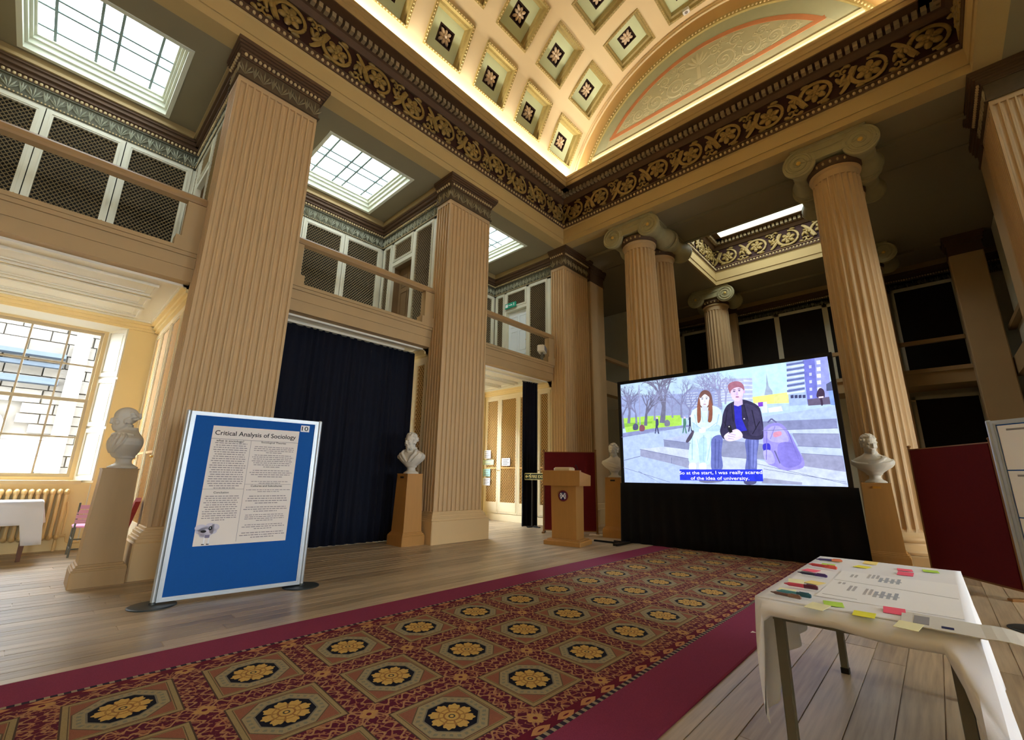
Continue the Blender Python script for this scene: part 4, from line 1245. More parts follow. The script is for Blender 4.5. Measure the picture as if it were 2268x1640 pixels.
# star at the crossings
du = 0.5-au; dv = 0.5-av
sr = (du*du+dv*dv).sqrt(); sth = dv.atan2(du)
star = sr.lt((sth*4.0).cos()*0.018+0.068)
field = mixc(star, field, '#a87f4c'); field = mixc(sr.lt(0.022), field, '#5e1a2a')
c_ = mixc(sq.lt(0.385), field, '#4b3a2e')
c_ = mixc(sq.lt(0.372), c_, '#8d7a54')
c_ = mixc(sq.lt(0.335)*sq.gt(0.328), c_, '#5b4936')
c_ = mixc(sq.lt(0.322), c_, TERC)
c_ = mixc(octd.lt(0.318), c_, '#5a4c3a')
c_ = mixc(octd.lt(0.308), c_, '#8f8060')
tick = ((th*28.0).cos()).gt(0.1)*octd.lt(0.285)*octd.gt(0.255)
c_ = mixc(tick, c_, '#77705e')
c_ = mixc(octd.lt(0.232), c_, '#6f675a')
c_ = mixc(octd.lt(0.218), c_, NAVYC)
petal = rr_.lt((th*4.0).cos().abs()*0.045+0.150+(th*24.0).cos()*0.008)
c_ = mixc(petal, c_, '#b8934f')
vein = ((th*4.0).cos().abs()).lt(0.30)*rr_.gt(0.06)*petal
c_ = mixc(vein, c_, '#8d6334')
c_ = mixc(rr_.lt(0.118)*rr_.gt(0.104)*petal, c_, '#97713f')
c_ = mixc(rr_.lt(0.075)*rr_.gt(0.058), c_, '#8a6238')
c_ = mixc(rr_.lt(0.030), c_, '#4a4238')
c_ = mixc(rr_.lt(0.016), c_, '#c79d52')
# borders: chequer strip then plain crimson
xl, xr = 2.857, 4.80
edge = cx_.lt(xl+0.085).max(cx_.gt(xr-0.085))
c_ = mixc(edge, c_, '#5b1626')
scro = edge*((((cy_*34.0).sin()*0.018+(cx_-(xl+0.05)).abs().min((cx_-(xr-0.05)).abs()))).abs()).lt(0.012)
c_ = mixc(scro, c_, '#a9764c')
chk = cx_.lt(xl+0.028).max(cx_.gt(xr-0.028))
c_ = mixc(chk, c_, '#2f2530')
c_ = mixc(chk*((cy_*21.0).fract()).lt(0.45), c_, '#8d8168')
plain = cx_.lt(xl).max(cx_.gt(xr))
c_ = mixc(plain, c_, '#7c3048')
wv = X(_wv.outputs['Fac'])*0.5+0.75
_mx = _N.new('ShaderNodeMix'); _mx.data_type = 'RGBA'; _mx.blend_type = 'MULTIPLY'; _mx.inputs[0].default_value = 1.0
_cmb = _N.new('ShaderNodeCombineColor')
for i in range(3): _K.new(wv.s, _cmb.inputs[i])
_K.new(c_, _mx.inputs[6]); _K.new(_cmb.outputs[0], _mx.inputs[7])
_K.new(_mx.outputs[2], _b.inputs['Base Color'])
_b.inputs['Roughness'].default_value = 0.95; _b.inputs['Specular IOR Level'].default_value = 0.1
_bp = _N.new('ShaderNodeBump'); _bp.inputs['Strength'].default_value = 0.3; _bp.inputs['Distance'].default_value = 0.004
_K.new(_wv.outputs['Fac'], _bp.inputs['Height']); _K.new(_bp.outputs[0], _b.inputs['Normal'])
cp = MB().bevbox((2.523, -12.5, 0.001), (5.135, 0.0, 0.014), 0.006).build('carpet_runner', carpet_m)
tag(cp, 'long crimson-bordered runner carpet with gold flower medallions', 'carpet')
pf = MB().add([(0, 0, 0), (0.03, 0.006, 0.004), (0.036, 0.022, 0.001), (0.008, 0.026, 0.006), (0.016, 0.013, 0.010)], [(0, 1, 4), (1, 2, 4), (2, 3, 4), (3, 0, 4), (3, 2, 1, 0)]).build('paper_scrap', PAPER, None, (5.02, -4.62, 0.0145))
tag(pf, 'tiny pale paper scrap lying on the crimson carpet border', 'paper')

# ================================================================== PEDESTALS AND BUSTS
def blob(parts, voxel, smooth_it, name, m_):
    mb = MB()
    for p in parts:
        if p[0] == 'e':
            rot = None
            if len(p) > 3 and p[3]: rot = (Matrix.Rotation(p[3][2], 3, 'Z') @ Matrix.Rotation(p[3][1], 3, 'Y') @ Matrix.Rotation(p[3][0], 3, 'X'))
            mb.ell(p[1], p[2], 20, 14, 0, rot)
        elif p[0] == 't': mb.tube(p[1], p[2], 10)
        elif p[0] == 'g':
            g_ = p[1]; n_ = len(g_[0]); V_ = [q_ for r_ in g_ for q_ in r_]; F2 = []
            for j in range(len(g_)-1):
                for i in range(n_): F2.append((j*n_+i, j*n_+(i+1) % n_, (j+1)*n_+(i+1) % n_, (j+1)*n_+i))
            F2 += [tuple(range(n_-1, -1, -1)), tuple(range((len(g_)-1)*n_, len(g_)*n_))]
            mb.add(V_, F2)
        elif p[0] == 'l': mb.lathe(p[1], (0, p[2] if len(p) > 2 else 0, 0), 28)
    me = mb.mesh(name, m_, fix=True)
    o = bpy.data.objects.new('tmp', me); COL.objects.link(o)
    r = o.modifiers.new('r', 'REMESH'); r.mode = 'VOXEL'; r.voxel_size = voxel
    s_ = o.modifiers.new('s', 'SMOOTH'); s_.iterations = smooth_it; s_.factor = 0.5
    dg = bpy.context.evaluated_depsgraph_get()
    ev = o.evaluated_get(dg); out = bpy.data.meshes.new_from_object(ev)
    out.name = name
    bpy.data.objects.remove(o)
    out.materials.clear(); out.materials.append(m_)
    out.polygons.foreach_set('use_smooth', [True]*len(out.polygons))
    return out
def head_parts(c, turn, tilt, beard, bald):
    """head in its own frame facing -y, then turned; returns primitives"""
    P = []
    R = Matrix.Rotation(turn, 4, 'Z') @ Matrix.Rotation(tilt, 4, 'X')
    T = Matrix.Translation(c) @ R
    def e(p, r, rot=(0, 0, 0)):
        p = tuple(1.12*k_ for k_ in p); r = tuple(1.12*k_ for k_ in r)
        q = T @ Vector(p)
        P.append(('e', tuple(q), r, (rot[0]+tilt, rot[1], rot[2]+turn)))
    e((0, 0.010, 0.055), (0.078, 0.098, 0.088))           # cranium
    e((0, -0.018, 0.0), (0.064, 0.080, 0.098))            # face mass
    e((0, -0.052, -0.062), (0.040, 0.038, 0.036))         # chin
    e((0, -0.030, -0.045), (0.056, 0.055, 0.045))         # jaw
    e((0, -0.079, 0.030), (0.052, 0.016, 0.010))          # brow
    e((0, -0.098, 0.003), (0.010, 0.017, 0.033), (0.22, 0, 0))   # nose bridge
    e((0, -0.106, -0.013), (0.0135, 0.012, 0.011))         # nose tip
    e((0, -0.086, -0.043), (0.024, 0.012, 0.008))         # upper lip
    e((0, -0.084, -0.055), (0.022, 0.011, 0.007))         # lower lip
    for s_ in (-1, 1):
        e((s_*0.036, -0.066, -0.010), (0.024, 0.022, 0.026))   # cheek
        e((s_*0.028, -0.081, 0.014), (0.013, 0.009, 0.008))    # eye
        e((s_*0.079, 0.010, 0.005), (0.010, 0.022, 0.034), (0.1, 0, 0))  # ear
    # neck
    P.append(('t', [tuple(T @ Vector((0, 0.02, -0.03))), tuple(Vector(c)+Vector((0, 0.02, -0.13))), tuple(Vector(c)+Vector((0, 0.02, -0.20)))], [0.064, 0.068, 0.090]))
    # hair: small locks over the skull cap
    rnd_ = random.Random(int(100*turn)+5)
    for _ in range(95):
        az = rnd_.uniform(0, 2*PI); el = rnd_.uniform(-0.35, 1.45)
        d = (math.cos(el)*math.cos(az), math.cos(el)*math.sin(az), math.sin(el))
        p = (0.080*d[0], 0.012+0.100*d[1], 0.052+0.090*d[2])
        front = p[1] < -0.035 and p[2] < 0.105
        if front or (p[1] < -0.012 and p[2] < 0.05): continue
        if bald and (p[2] > 0.075 or p[1] < 0.0): continue
        k = rnd_.uniform(0.012, 0.019)
        e(p, (k, k*1.3, k), (rnd_.uniform(-1, 1), 0, az))
    for s_ in (-1, 1): e((s_*0.070, -0.018, 0.002), (0.010, 0.014, 0.026))   # sideburn
    if beard:
        for _ in range(46):
            x = rnd_.uniform(-0.055, 0.055); z = rnd_.uniform(-0.105, -0.048)
            y = -0.080+abs(x)*0.75+max(0, -0.075-z)*0.5
            if abs(x) < 0.018 and z > -0.062: continue
            k = rnd_.uniform(0.011, 0.016); e((x, y, z), (k, k, k*1.3))
        for s_ in (-1, 1): e((s_*0.018, -0.097, -0.034), (0.020, 0.009, 0.008), (0, s_*0.35, 0))
    return P
def bust_mesh(kind):
    P = []
    # socle
    P.append(('l', [(0.115, 0.0), (0.118, 0.022), (0.10, 0.034), (0.075, 0.05), (0.066, 0.075), (0.072, 0.10), (0.092, 0.112), (0.09, 0.13)], 0.02))
    z = 0.0
    ZT_ = [0.115, 0.14, 0.17, 0.205, 0.245, 0.285, 0.315, 0.34, 0.362, 0.385, 0.41, 0.44]
    WT_ = [0.080, 0.105, 0.145, 0.190, 0.228, 0.240, 0.228, 0.198, 0.155, 0.110, 0.080, 0.070]
    DT_ = [0.078, 0.094, 0.108, 0.118, 0.124, 0.124, 0.118, 0.108, 0.096, 0.084, 0.074, 0.068]
    def tors(ang, z, off=0.0):
        w = float(np.interp(z, ZT_, WT_))+off; d = float(np.interp(z, ZT_, DT_))+off
        ca, sa = math.cos(ang), math.sin(ang)
        f = (abs(ca)**2.5+abs(sa)**2.5)**(-1/2.5)
        return (w*f*ca, 0.015+d*f*sa-0.02*max(0, -sa), z)
    P.append(('g', [[tors(2*PI*i/32, z) for i in range(32)] for z in ZT_]))
    def fold(pts, r): 
        out = []
        for i in range(len(pts)-1):
            for k in range(4): q_ = k/4; out.append(tors(pts[i][0]*(1-q_)+pts[i+1][0]*q_, pts[i][1]*(1-q_)+pts[i+1][1]*q_, 0.006))
        out.append(tors(*pts[-1], 0.006)); n_ = len(out)
        P.append(('t', out, [r*(0.55+0.45*math.sin(PI*i/(n_-1))) for i in range(n_)]))
    F_ = -PI/2
    if kind == 'toga':
        for k in range(7):
            a = k/6.0; fold([(F_+1.45, 0.32-0.10*a), (F_+0.7, 0.265-0.09*a), (F_, 0.245-0.085*a), (F_-0.6, 0.265-0.06*a), (F_-1.3, 0.315-0.05*a)], 0.017)
        for k in range(4): fold([(F_+1.2-0.12*k, 0.365), (F_+0.7-0.1*k, 0.33-0.01*k), (F_+0.25-0.1*k, 0.27), (F_-0.1-0.08*k, 0.20)], 0.016)
    elif kind == 'coat':
        for s_ in (-1, 1):
            fold([(F_+s_*1.3, 0.395), (F_+s_*0.75, 0.37), (F_+s_*0.35, 0.29), (F_+s_*0.08, 0.19)], 0.022)
            fold([(F_+s_*0.95, 0.345), (F_+s_*0.62, 0.28), (F_+s_*0.40, 0.19)], 0.011)
            fold([(F_+s_*1.25, 0.31), (F_+s_*1.05, 0.24)], 0.009)
        fold([(F_-0.5, 0.375), (F_, 0.355), (F_+0.5, 0.375)], 0.016)
    elif kind == 'mantle':
        for k in range(9):
            a = -1.25+2.5*k/8; fold([(F_+a*0.8, 0.385), (F_+a*0.9, 0.33), (F_+a*0.75, 0.25), (F_+a*0.45, 0.16)], 0.012)
        fold([(F_+1.6, 0.35), (F_+0.8, 0.375), (F_, 0.345), (F_-0.8, 0.375), (F_-1.6, 0.35)], 0.02)
    elif kind == 'plain':
        for k in range(6):
            a = k/5.0; fold([(F_-1.4, 0.335-0.05*a), (F_-0.6, 0.30-0.07*a), (F_+0.2, 0.24-0.05*a), (F_+0.9, 0.19-0.03*a)], 0.013)
    spec = {'toga': ((0, -0.04, 0.515), 0.55, 0.10, False, False), 'coat': ((0, -0.04, 0.510), -0.25, 0.05, True, False), 'mantle': ((0, -0.045, 0.500), 0.10, 0.06, False, True), 'plain': ((0, -0.04, 0.510), -0.2, 0.05, False, False)}[kind]
    P += head_parts(*spec)
    me = blob(P, 0.0055, 2, 'bust', MARBLE)
    return me
def pedestal(x, y, rotz, w, h, m_, label, bust_kind, blabel, brot, taper=0.86, plaque=None, bscale=1.0):
    t = thing('bust_pedestal', (x, y, 0), rotz, label, 'pedestal', 'wooden pedestals carrying busts')
    b = MB(); hw = w/2
    b.bevbox((-hw-0.045, -hw-0.045, 0), (hw+0.045, hw+0.045, 0.15), 0.006)
    for z0, z1, o in ((0.15, 0.165, 0.04), (0.165, 0.185, 0.028), (0.185, 0.205, 0.012)): b.bevbox((-hw-o, -hw-o, z0), (hw+o, hw+o, z1), 0.005)
    b.build('base', m_, t)
    s_ = MB(); tp = hw*taper
    V = [(-hw, -hw, 0.205), (hw, -hw, 0.205), (hw, hw, 0.205), (-hw, hw, 0.205), (-tp, -tp, h-0.006), (tp, -tp, h-0.006), (tp, tp, h-0.006), (-tp, tp, h-0.006)]
    s_.add(V, [(0, 3, 2, 1), (4, 5, 6, 7), (0, 1, 5, 4), (1, 2, 6, 5), (2, 3, 7, 6), (3, 0, 4, 7)]); s_.build('shaft', m_, t)
    MB().bevbox((-tp-0.006, -tp-0.006, h-0.012), (tp+0.006, tp+0.006, h), 0.003).build('top', m_, t)
    if plaque: MB().box((-0.045, -hw*0.885-0.006, h-0.075), (0.045, -hw*0.8, h-0.045)).build('plaque', plaque, t)
    bu = thing('marble_bust', (x, y, h+0.001), rotz+brot, blabel, 'bust', 'marble busts on pedestals')
    o = link('sculpture', bust_mesh(bust_kind), bu); o.scale = (bscale, bscale, bscale)
    p_ = MB().lathe([(0.125, 0.0), (0.128, 0.012), (0.12, 0.02)], (0, 0.02, 0), 28); p_.build('socle_plinth', MARBLE, bu)
DARKP = mat('dark_name_plate', '#2a2018', 0.5, 0.1, 10)
pedestal(-0.12, -7.80, 0, 0.33, 1.12, PEDG, 'tan pedestal in front of the window bay, left of the poster board', 'mantle', 'balding marble bust in profile against the bright window', 0.12, bscale=0.98)
pedestal(-0.33, -4.02, 0, 0.35, 1.13, PEDW, 'brown oak pedestal between the navy curtain and the middle pier', 'coat', 'bearded marble bust in a coat beside the middle pier', 0.45, plaque=DARKP, bscale=1.02)
pedestal(1.47, -0.38, 0.25, 0.35, 1.13, PEDW, 'oak pedestal partly hidden by the left edge of the screen', 'plain', 'small marble bust peeking out left of the video screen', 0.15, plaque=DARKP)
pedestal(5.56, -0.24, 0.06, 0.37, 1.10, PEDW, 'oak pedestal in front of the large right column', 'toga', 'marble bust in a draped toga in front of the large right column', -0.12, plaque=BRASS, bscale=1.0)

# ================================================================== LECTERN
t = thing('lectern', (1.40, -1.90, 0), 0.22, 'light oak lectern with a round crest, left of the screen', 'lectern')
m = MB(); m.bevbox((-0.34, -0.27, 0), (0.34, 0.27, 0.075), 0.012); m.bevbox((-0.30, -0.22, 0.075), (0.30, 0.24, 0.095), 0.01); m.build('base', PEDW, t)
m = MB(); m.add([(-0.225, -0.16, 0.09), (0.225, -0.16, 0.09), (0.225, 0.18, 0.09), (-0.225, 0.18, 0.09), (-0.235, -0.17, 0.99), (0.235, -0.17, 0.99), (0.235, 0.18, 0.99), (-0.235, 0.18, 0.99)], [(0, 3, 2, 1), (4, 5, 6, 7), (0, 1, 5, 4), (1, 2, 6, 5), (2, 3, 7, 6), (3, 0, 4, 7)]); m.build('column', PEDW, t)
m = MB(); m.add([(-0.34, -0.26, 0.97), (0.34, -0.26, 0.97), (0.34, 0.26, 0.97), (-0.34, 0.26, 0.97), (-0.35, -0.27, 1.215), (0.35, -0.27, 1.215), (0.34, 0.28, 1.15), (-0.34, 0.28, 1.15)], [(0, 3, 2, 1), (4, 5, 6, 7), (0, 1, 5, 4), (1, 2, 6, 5), (2, 3, 7, 6), (3, 0, 4, 7)]); m.build('desk', PEDW, t)
m = MB(); m.bevbox((-0.36, -0.285, 1.21), (0.36, -0.22, 1.228), 0.004); m.build('desk_edge', PEDW, t)
m = MB(); m.bevbox((-0.17, -0.20, 1.2), (0.15, 0.02, 1.285), 0.02); m.build('reading_panel', BEADM, t)
m = MB(); m.tube([(0.25, -0.1, 1.2), (0.25, -0.12, 1.27), (0.24, -0.16, 1.31)], 0.006, 6); m.ell((0.24, -0.165, 1.315), (0.012, 0.014, 0.012), 8, 5); m.build('microphone', BLACK, t)
CRM, CRB = mat('maroon_crest_enamel', '#6b1f2c', 0.5, 0.05, 8), mat('navy_crest_enamel', '#1c2352', 0.5, 0.05, 8)
e = bpy.data.objects.new('crest', MB().lathe([(0.088, 0), (0.092, 0.004), (0.09, 0.008)], (0, 0, 0), 36, axis='y').mesh('crest', CRM)); COL.objects.link(e); e.parent = t; e.location = (0, -0.173, 0.80); e.rotation_euler = (0.02, 0, 0)
e.scale = (1, -1, 1)
MB().lathe([(0.066, 0), (0.066, 0.011)], (0, 0, 0), 36, axis='y').build('crest_field', CRB, e)
m = MB()
for a in (PI/4, 3*PI/4):
    ca, sa = math.cos(a), math.sin(a)
    for (r0, r1, w0, w1) in ((0.022, 0.062, 0.006, 0.016), (-0.022, -0.062, 0.006, 0.016)):
        m.add([(ca*r0-sa*w0, 0.0125, sa*r0+ca*w0), (ca*r0+sa*w0, 0.0125, sa*r0-ca*w0), (ca*r1+sa*w1, 0.0125, sa*r1-ca*w1), (ca*r1-sa*w1, 0.0125, sa*r1+ca*w1)], [(0, 1, 2, 3)])
m.box((-0.022, 0.011, -0.016), (0.022, 0.014, 0.016)); m.box((-0.002, 0.013, 0.03), (0.002, 0.0135, 0.055))
for sx in (-1, 1): m.add([(sx*0.026, 0.0125, 0), (sx*0.06, 0.0125, 0.026), (sx*0.052, 0.0125, 0), (sx*0.06, 0.0125, -0.026)], [(0, 1, 2, 3)])
m.build('crest_saltire', PAPERW, e, fix=False)

# ================================================================== FELT SCREENS
def felt_screen(p, q, z0, z1, m_, label, post):
    d = Vector((q[0]-p[0], q[1]-p[1], 0)); ln = d.length
    t = thing('felt_screen', (p[0], p[1], 0), math.atan2(d.y, d.x), label, 'display screen', 'crimson felt display screens')
    MB().bevbox((0.02, -0.018, z0), (ln-0.02, 0.018, z1), 0.004).build('felt_panel', m_, t)
    for x in (0.0, ln):
        m = MB(); m.lathe([(0.018, 0.0), (0.018, z1+0.03)], (x, -0.0, 0), 12); m.ell((x, 0, z1+0.045), (0.026, 0.026, 0.018), 10, 6); m.build('post', post, t)
        m = MB(); m.bevbox((x-0.03, -0.16, 0), (x+0.03, 0.16, 0.025), 0.006); m.build('foot', post, t)
    MB().box((0, -0.012, z0-0.02), (ln, 0.012, z0)).build('rail', post, t); MB().box((0, -0.02, z1), (ln, 0.02, z1+0.012)).build('rail', post, t)
    return t
POSTB = mat('brass_brown_post', '#8a6238', 0.4, 0.1, 10, metal=0.3)
felt_screen((0.07, -0.92), (0.98, -0.30), 0.06, 1.64, REDF, 'crimson felt screen standing behind the lectern', POSTB)
felt_screen((5.99, -0.62), (6.66, -1.62), 0.10, 1.52, REDF, 'crimson felt screen standing on the right behind the table', POSTB)
m = MB().bevbox((0.0, 0.0, 0.0), (0.5, 0.22, 0.012), 0.003).build('floor_cloth', PAPER, None, (0.98, -0.62, 0.001), 0.5); tag(m, 'pale folded sheet lying on the floor beside the crimson screen', 'sheet')
# fire exit sign on a stand
t = thing('fire_exit_stand', (-0.72, -0.36, 0), 0.0, 'black stand with a fire exit arrow sign, beside the bunched curtain', 'sign')
m = MB(); m.box((-0.02, -0.02, 0.01), (0.02, 0.02, 1.12)); m.build('pole', BLACK, t)
m = MB(); m.bevbox((-0.16, -0.03, 0), (0.22, 0.03, 0.02), 0.004); m.bevbox((-0.03, -0.16, 0), (0.03, 0.16, 0.02), 0.004); m.build('foot', BLACK, t)
SGN_B, SGN_Y = mat('dark_green_sign_face', '#26301f', 0.5, 0.05, 8), mat('photoluminescent_sign_yellow', '#dcd6a0', 0.6, 0.03, 8)
MB().bevbox((-0.22, -0.035, 1.05), (0.42, -0.02, 1.205), 0.003).build('sign_border', SGN_Y, t)
sg_ = MB().box((-0.208, -0.0365, 1.062), (0.408, -0.0345, 1.193)).build('sign_face', SGN_B, t)

# ================================================================== LETTERING
_tc = {}
def text_geo(body, bold=0.012):
    if body in _tc: return _tc[body]
    cu = bpy.data.curves.new('txt', 'FONT'); cu.body = body; cu.resolution_u = 3; cu.offset = bold
    o = bpy.data.objects.new('txt', cu); COL.objects.link(o)
    dg = bpy.context.evaluated_depsgraph_get(); me = bpy.data.meshes.new_from_object(o.evaluated_get(dg))
    V = [(v.co.x, v.co.y) for v in me.vertices]; F = [tuple(p.vertices) for p in me.polygons]
    bpy.data.objects.remove(o); bpy.data.meshes.remove(me)
    x0 = min(p[0] for p in V); x1 = max(p[0] for p in V)
    _tc[body] = ([((x-x0)/(x1-x0), y) for x, y in V], F, (x1-x0))
    return _tc[body]
def put_text(mb, body, x0, x1, z, h, y, mi=0, slope=0.0):
    """lettering in the x-z plane: from x0 to x1, baseline z, cap height h (font cap height 0.7)"""
    V, F, _ = text_geo(body)
    mb.add([(x0+(x1-x0)*a, y, z+b*h/0.7+slope*a) for a, b in V], F, mi)
m = MB()
put_text(m, 'FIRE EXIT', 0.0, 0.39, 1.095, 0.065, -0.038)
m.add([(-0.195, -0.038, 1.127), (-0.15, -0.038, 1.17), (-0.15, -0.038, 1.138), (-0.095, -0.038, 1.138), (-0.095, -0.038, 1.116), (-0.15, -0.038, 1.116), (-0.15, -0.038, 1.084)], [(0, 1, 6), (2, 3, 4, 5)])
m.add([(-0.07, -0.038, 1.155), (-0.04, -0.038, 1.165), (-0.02, -0.038, 1.12), (-0.045, -0.038, 1.08), (-0.055, -0.038, 1.085), (-0.045, -0.038, 1.12), (-0.075, -0.038, 1.13)], [(0, 1, 2, 5, 6), (2, 3, 4, 5)])
m.ell((-0.03, -0.038, 1.178), (0.012, 0.002, 0.012), 8, 4)
m.build('lettering', SGN_Y, t, fix=False)

def homog(src):
    dst = [(0, 1), (1, 1), (1, 0), (0, 0)]
    A = []; b = []
    for (x, y), (u_, v_) in zip(src, dst):
        A.append([x, y, 1, 0, 0, 0, -u_*x, -u_*y]); b.append(u_)
        A.append([0, 0, 0, x, y, 1, -v_*x, -v_*y]); b.append(v_)
    h = np.linalg.solve(np.array(A, float), np.array(b, float))
    def f(x, y):
        w = h[6]*x+h[7]*y+1
        return ((h[0]*x+h[1]*y+h[2])/w, (h[3]*x+h[4]*y+h[5])/w)
    return f

# ================================================================== BLUE POSTER BOARD
A_, B_ = (1.25, -7.52), (1.38, -6.40)
ang = math.atan2(B_[1]-A_[1], B_[0]-A_[0]); BW = math.hypot(B_[0]-A_[0], B_[1]-A_[1])
def display_board(p, ang, W, z0, z1, label, name='display_board'):
    t = thing(name, (p[0], p[1], 0), ang, label, 'display board', 'aluminium framed display boards')
    MB().box((0.03, -0.008, z0+0.03), (W-0.03, 0.008, z1-0.03)).build('felt_panel', BLUEF, t)
    f = MB()
    f.frame('y', -0.018, 0.018, 0.0, z0, W, z1, 0.035); f.frame('y', -0.022, -0.018, 0.012, z0+0.012, W-0.012, z1-0.012, 0.012); f.build('frame', ALU, t)
    for x in (-0.02, W+0.02):
        m = MB(); m.lathe([(0.019, 0.0), (0.019, z1)], (x, 0.0, 0), 14); m.lathe([(0.02, z1), (0.012, z1+0.008)], (x, 0, 0), 14); m.build('post', ALU, t)
        m = MB(); m.lathe([(0.17, 0.0), (0.17, 0.006), (0.16, 0.010), (0.03, 0.013), (0.026, 0.03)], (x, 0, 0), 40); m.build('foot_disc', FOOTD, t)
    return t
FOOTD = mat('dark_grey_foot_plate', '#3d4140', 0.45, 0.08, 8, metal=0.4)
t = display_board(A_, ang, BW, 0.025, 1.645, 'large blue display board with a sociology poster, in front of the broad pier')
pu = homog([(345, 205), (1258, 283), (1118, 1425), (125, 1512)])
X0, X1, Z0_, Z1_ = 0.185, 0.945, 0.45, 1.525
po = MB().box((X0, -0.0115, Z0_), (X1, -0.0085, Z1_)).build('poster', PAPER, t)
def q(x, y): a, b = pu(x, y); return X0+(X1-X0)*a, Z0_+(Z1_-Z0_)*b
YP = -0.0125
m = MB()
def line_text(body, xl, yl, xr, yr, h, mi=0):
    a = q(xl, yl); b = q(xr, yr); put_text(m, body, a[0], b[0], (a[1]+b[1])/2, h, YP, mi)
line_text('Critical Analysis of Sociology', 358, 308, 1218, 363, 0.042)
line_text('what is sociology?', 372, 380, 672, 392, 0.019)
line_text('Sociological Theories', 856, 404, 1116, 414, 0.017)
line_text('Conclusion', 348, 938, 512, 936, 0.018)
line_text('Cultures and Subcultures', 748, 866, 1076, 864, 0.018)
m.build('poster_heading', INK, po, fix=False)
m = MB(); rnd = random.Random(11)
def para(x0, x1, zt, zb, n, mi=0):
    for i in range(n):
        z = zt-(zt-zb)*(i+0.5)/n; lh = (zt-zb)/n
        w = (x1-x0)*(rnd.uniform(0.82, 1.0) if i < n-1 else rnd.uniform(0.35, 0.6)); x = (x0+x1)/2-w/2; xe = x+w
        while x < xe-0.004:
            ww = min(rnd.uniform(0.010, 0.040), xe-x)
            m.add([(x, YP, z-lh*0.17), (x+ww, YP, z-lh*0.17), (x+ww, YP, z+lh*0.17), (x, YP, z+lh*0.17)], [(0, 1, 2, 3)])
            x += ww+0.006
def para_px(xa, ya, xb, yb, n): a = q(xa, ya); b = q(xb, yb); para(min(a[0], b[0]), max(a[0], b[0]), a[1], b[1], n)
L0, L1 = X0+0.02, X0+0.315; R0, R1 = X0+0.345, X0+0.74
def zz(y): return q(700, y)[1]
para(L0, L1, zz(400)-0.0, zz(890), 21); para(L0+0.005, L1-0.01, q(400, 955)[1], q(380, 1235)[1], 12)
for (ya, yb, n) in ((432, 512, 4), (520, 665, 7), (682, 770, 4), (800, 836, 2), (888, 924, 2), (950, 1048, 4), (1066, 1132, 3), (1148, 1228, 4), (1250, 1312, 3), (1330, 1402, 3)):
    para(R0+0.005, R1, q(880, ya)[1], q(880, yb)[1], n)
o = m.build('poster_text', mat('dark_grey_small_print', '#8d878a', 0.8, 0.08, 5), po, fix=False); o['kind'] = 'stuff'
m = MB()
a = q(335, 345); m.box((X0, YP, a[1]-0.002), (X1, YP+0.0008, a[1]+0.002))
xm = X0+0.33; m.box((xm-0.0015, YP, Z0_+0.02), (xm+0.0015, YP+0.0008, a[1]))
zc_ = q(430, 890)[1]; m.box((X0, YP, zc_-0.0015), (xm, YP+0.0008, zc_+0.0015)); zc_ = q(900, 838)[1]; m.box((xm, YP, zc_-0.0015), (X1-0.02, YP+0.0008, zc_+0.0015))
m.build('poster_rule', INKG, po)
# little figure with speech clouds at the foot of the poster
m = MB()
def disc(cx, cz, rx, rz, mi): m.prism([(cx+rx*math.cos(2*PI*i/20), cz+rz*math.sin(2*PI*i/20)) for i in range(20)], 'y', YP-0.0004*(mi+1), YP+0.0005, mi)
for (x, y, rx, rz) in ((215, 1310, 0.045, 0.03), (315, 1290, 0.035, 0.028), (370, 1300, 0.035, 0.03), (270, 1350, 0.06, 0.045), (350, 1340, 0.03, 0.025), (190, 1350, 0.022, 0.018), (240, 1390, 0.03, 0.02)):
    a = q(x, y); disc(a[0], a[1], rx, rz, 0)
a = q(245, 1347); disc(a[0], a[1], 0.022, 0.012, 1); a = q(320, 1312); disc(a[0], a[1], 0.014, 0.018, 1); a = q(320, 1308); disc(a[0], a[1], 0.004, 0.006, 2)
a = q(285, 1400); m.box((a[0]-0.018, YP-0.001, a[1]-0.012), (a[0]+0.018, YP+0.0005, a[1]+0.014), 3)
for dx in (-0.02, 0.016): m.box((a[0]+dx-0.004, YP-0.001, a[1]-0.065), (a[0]+dx+0.006, YP+0.0005, a[1]-0.01), 2); m.box((a[0]+dx-0.014, YP-0.001, a[1]-0.07), (a[0]+dx+0.006, YP+0.0005, a[1]-0.062), 1)
m.build('poster_drawing', [mat('lilac_grey_print', '#c9c6d6', 0.8, 0.1, 20), INK, PAPERW, mat('violet_grey_print', '#7d7a96', 0.8, 0.05, 9)], po)
lb = MB().box((0.955, -0.0115, 1.525), (1.04, -0.0085, 1.592)).build('number_card', PAPERW, t)
m = MB(); put_text(m, '10', 0.964, 1.028, 1.537, 0.044, YP); m.build('number', INK, lb, fix=False)

# white-postered board at the right edge
angR = math.atan2(-0.644, 0.765)
t2 = display_board((6.60, -2.92), angR, 0.88, 0.025, 1.62, 'display board covered with white sheets at the right edge')
for i, (za, zb) in enumerate(((1.215, 1.575), (0.845, 1.205), (0.475, 0.835))):
    s_ = MB().box((0.042, -0.0115, za), (0.835, -0.0085, zb)).build('pinned_sheet', PAPERW, t2)
    mm = MB(); mm.box((0.10, -0.0125, zb-0.045), (0.42+0.05*i, -0.0115, zb-0.03)); mm.build('sheet_heading', INKG, s_)

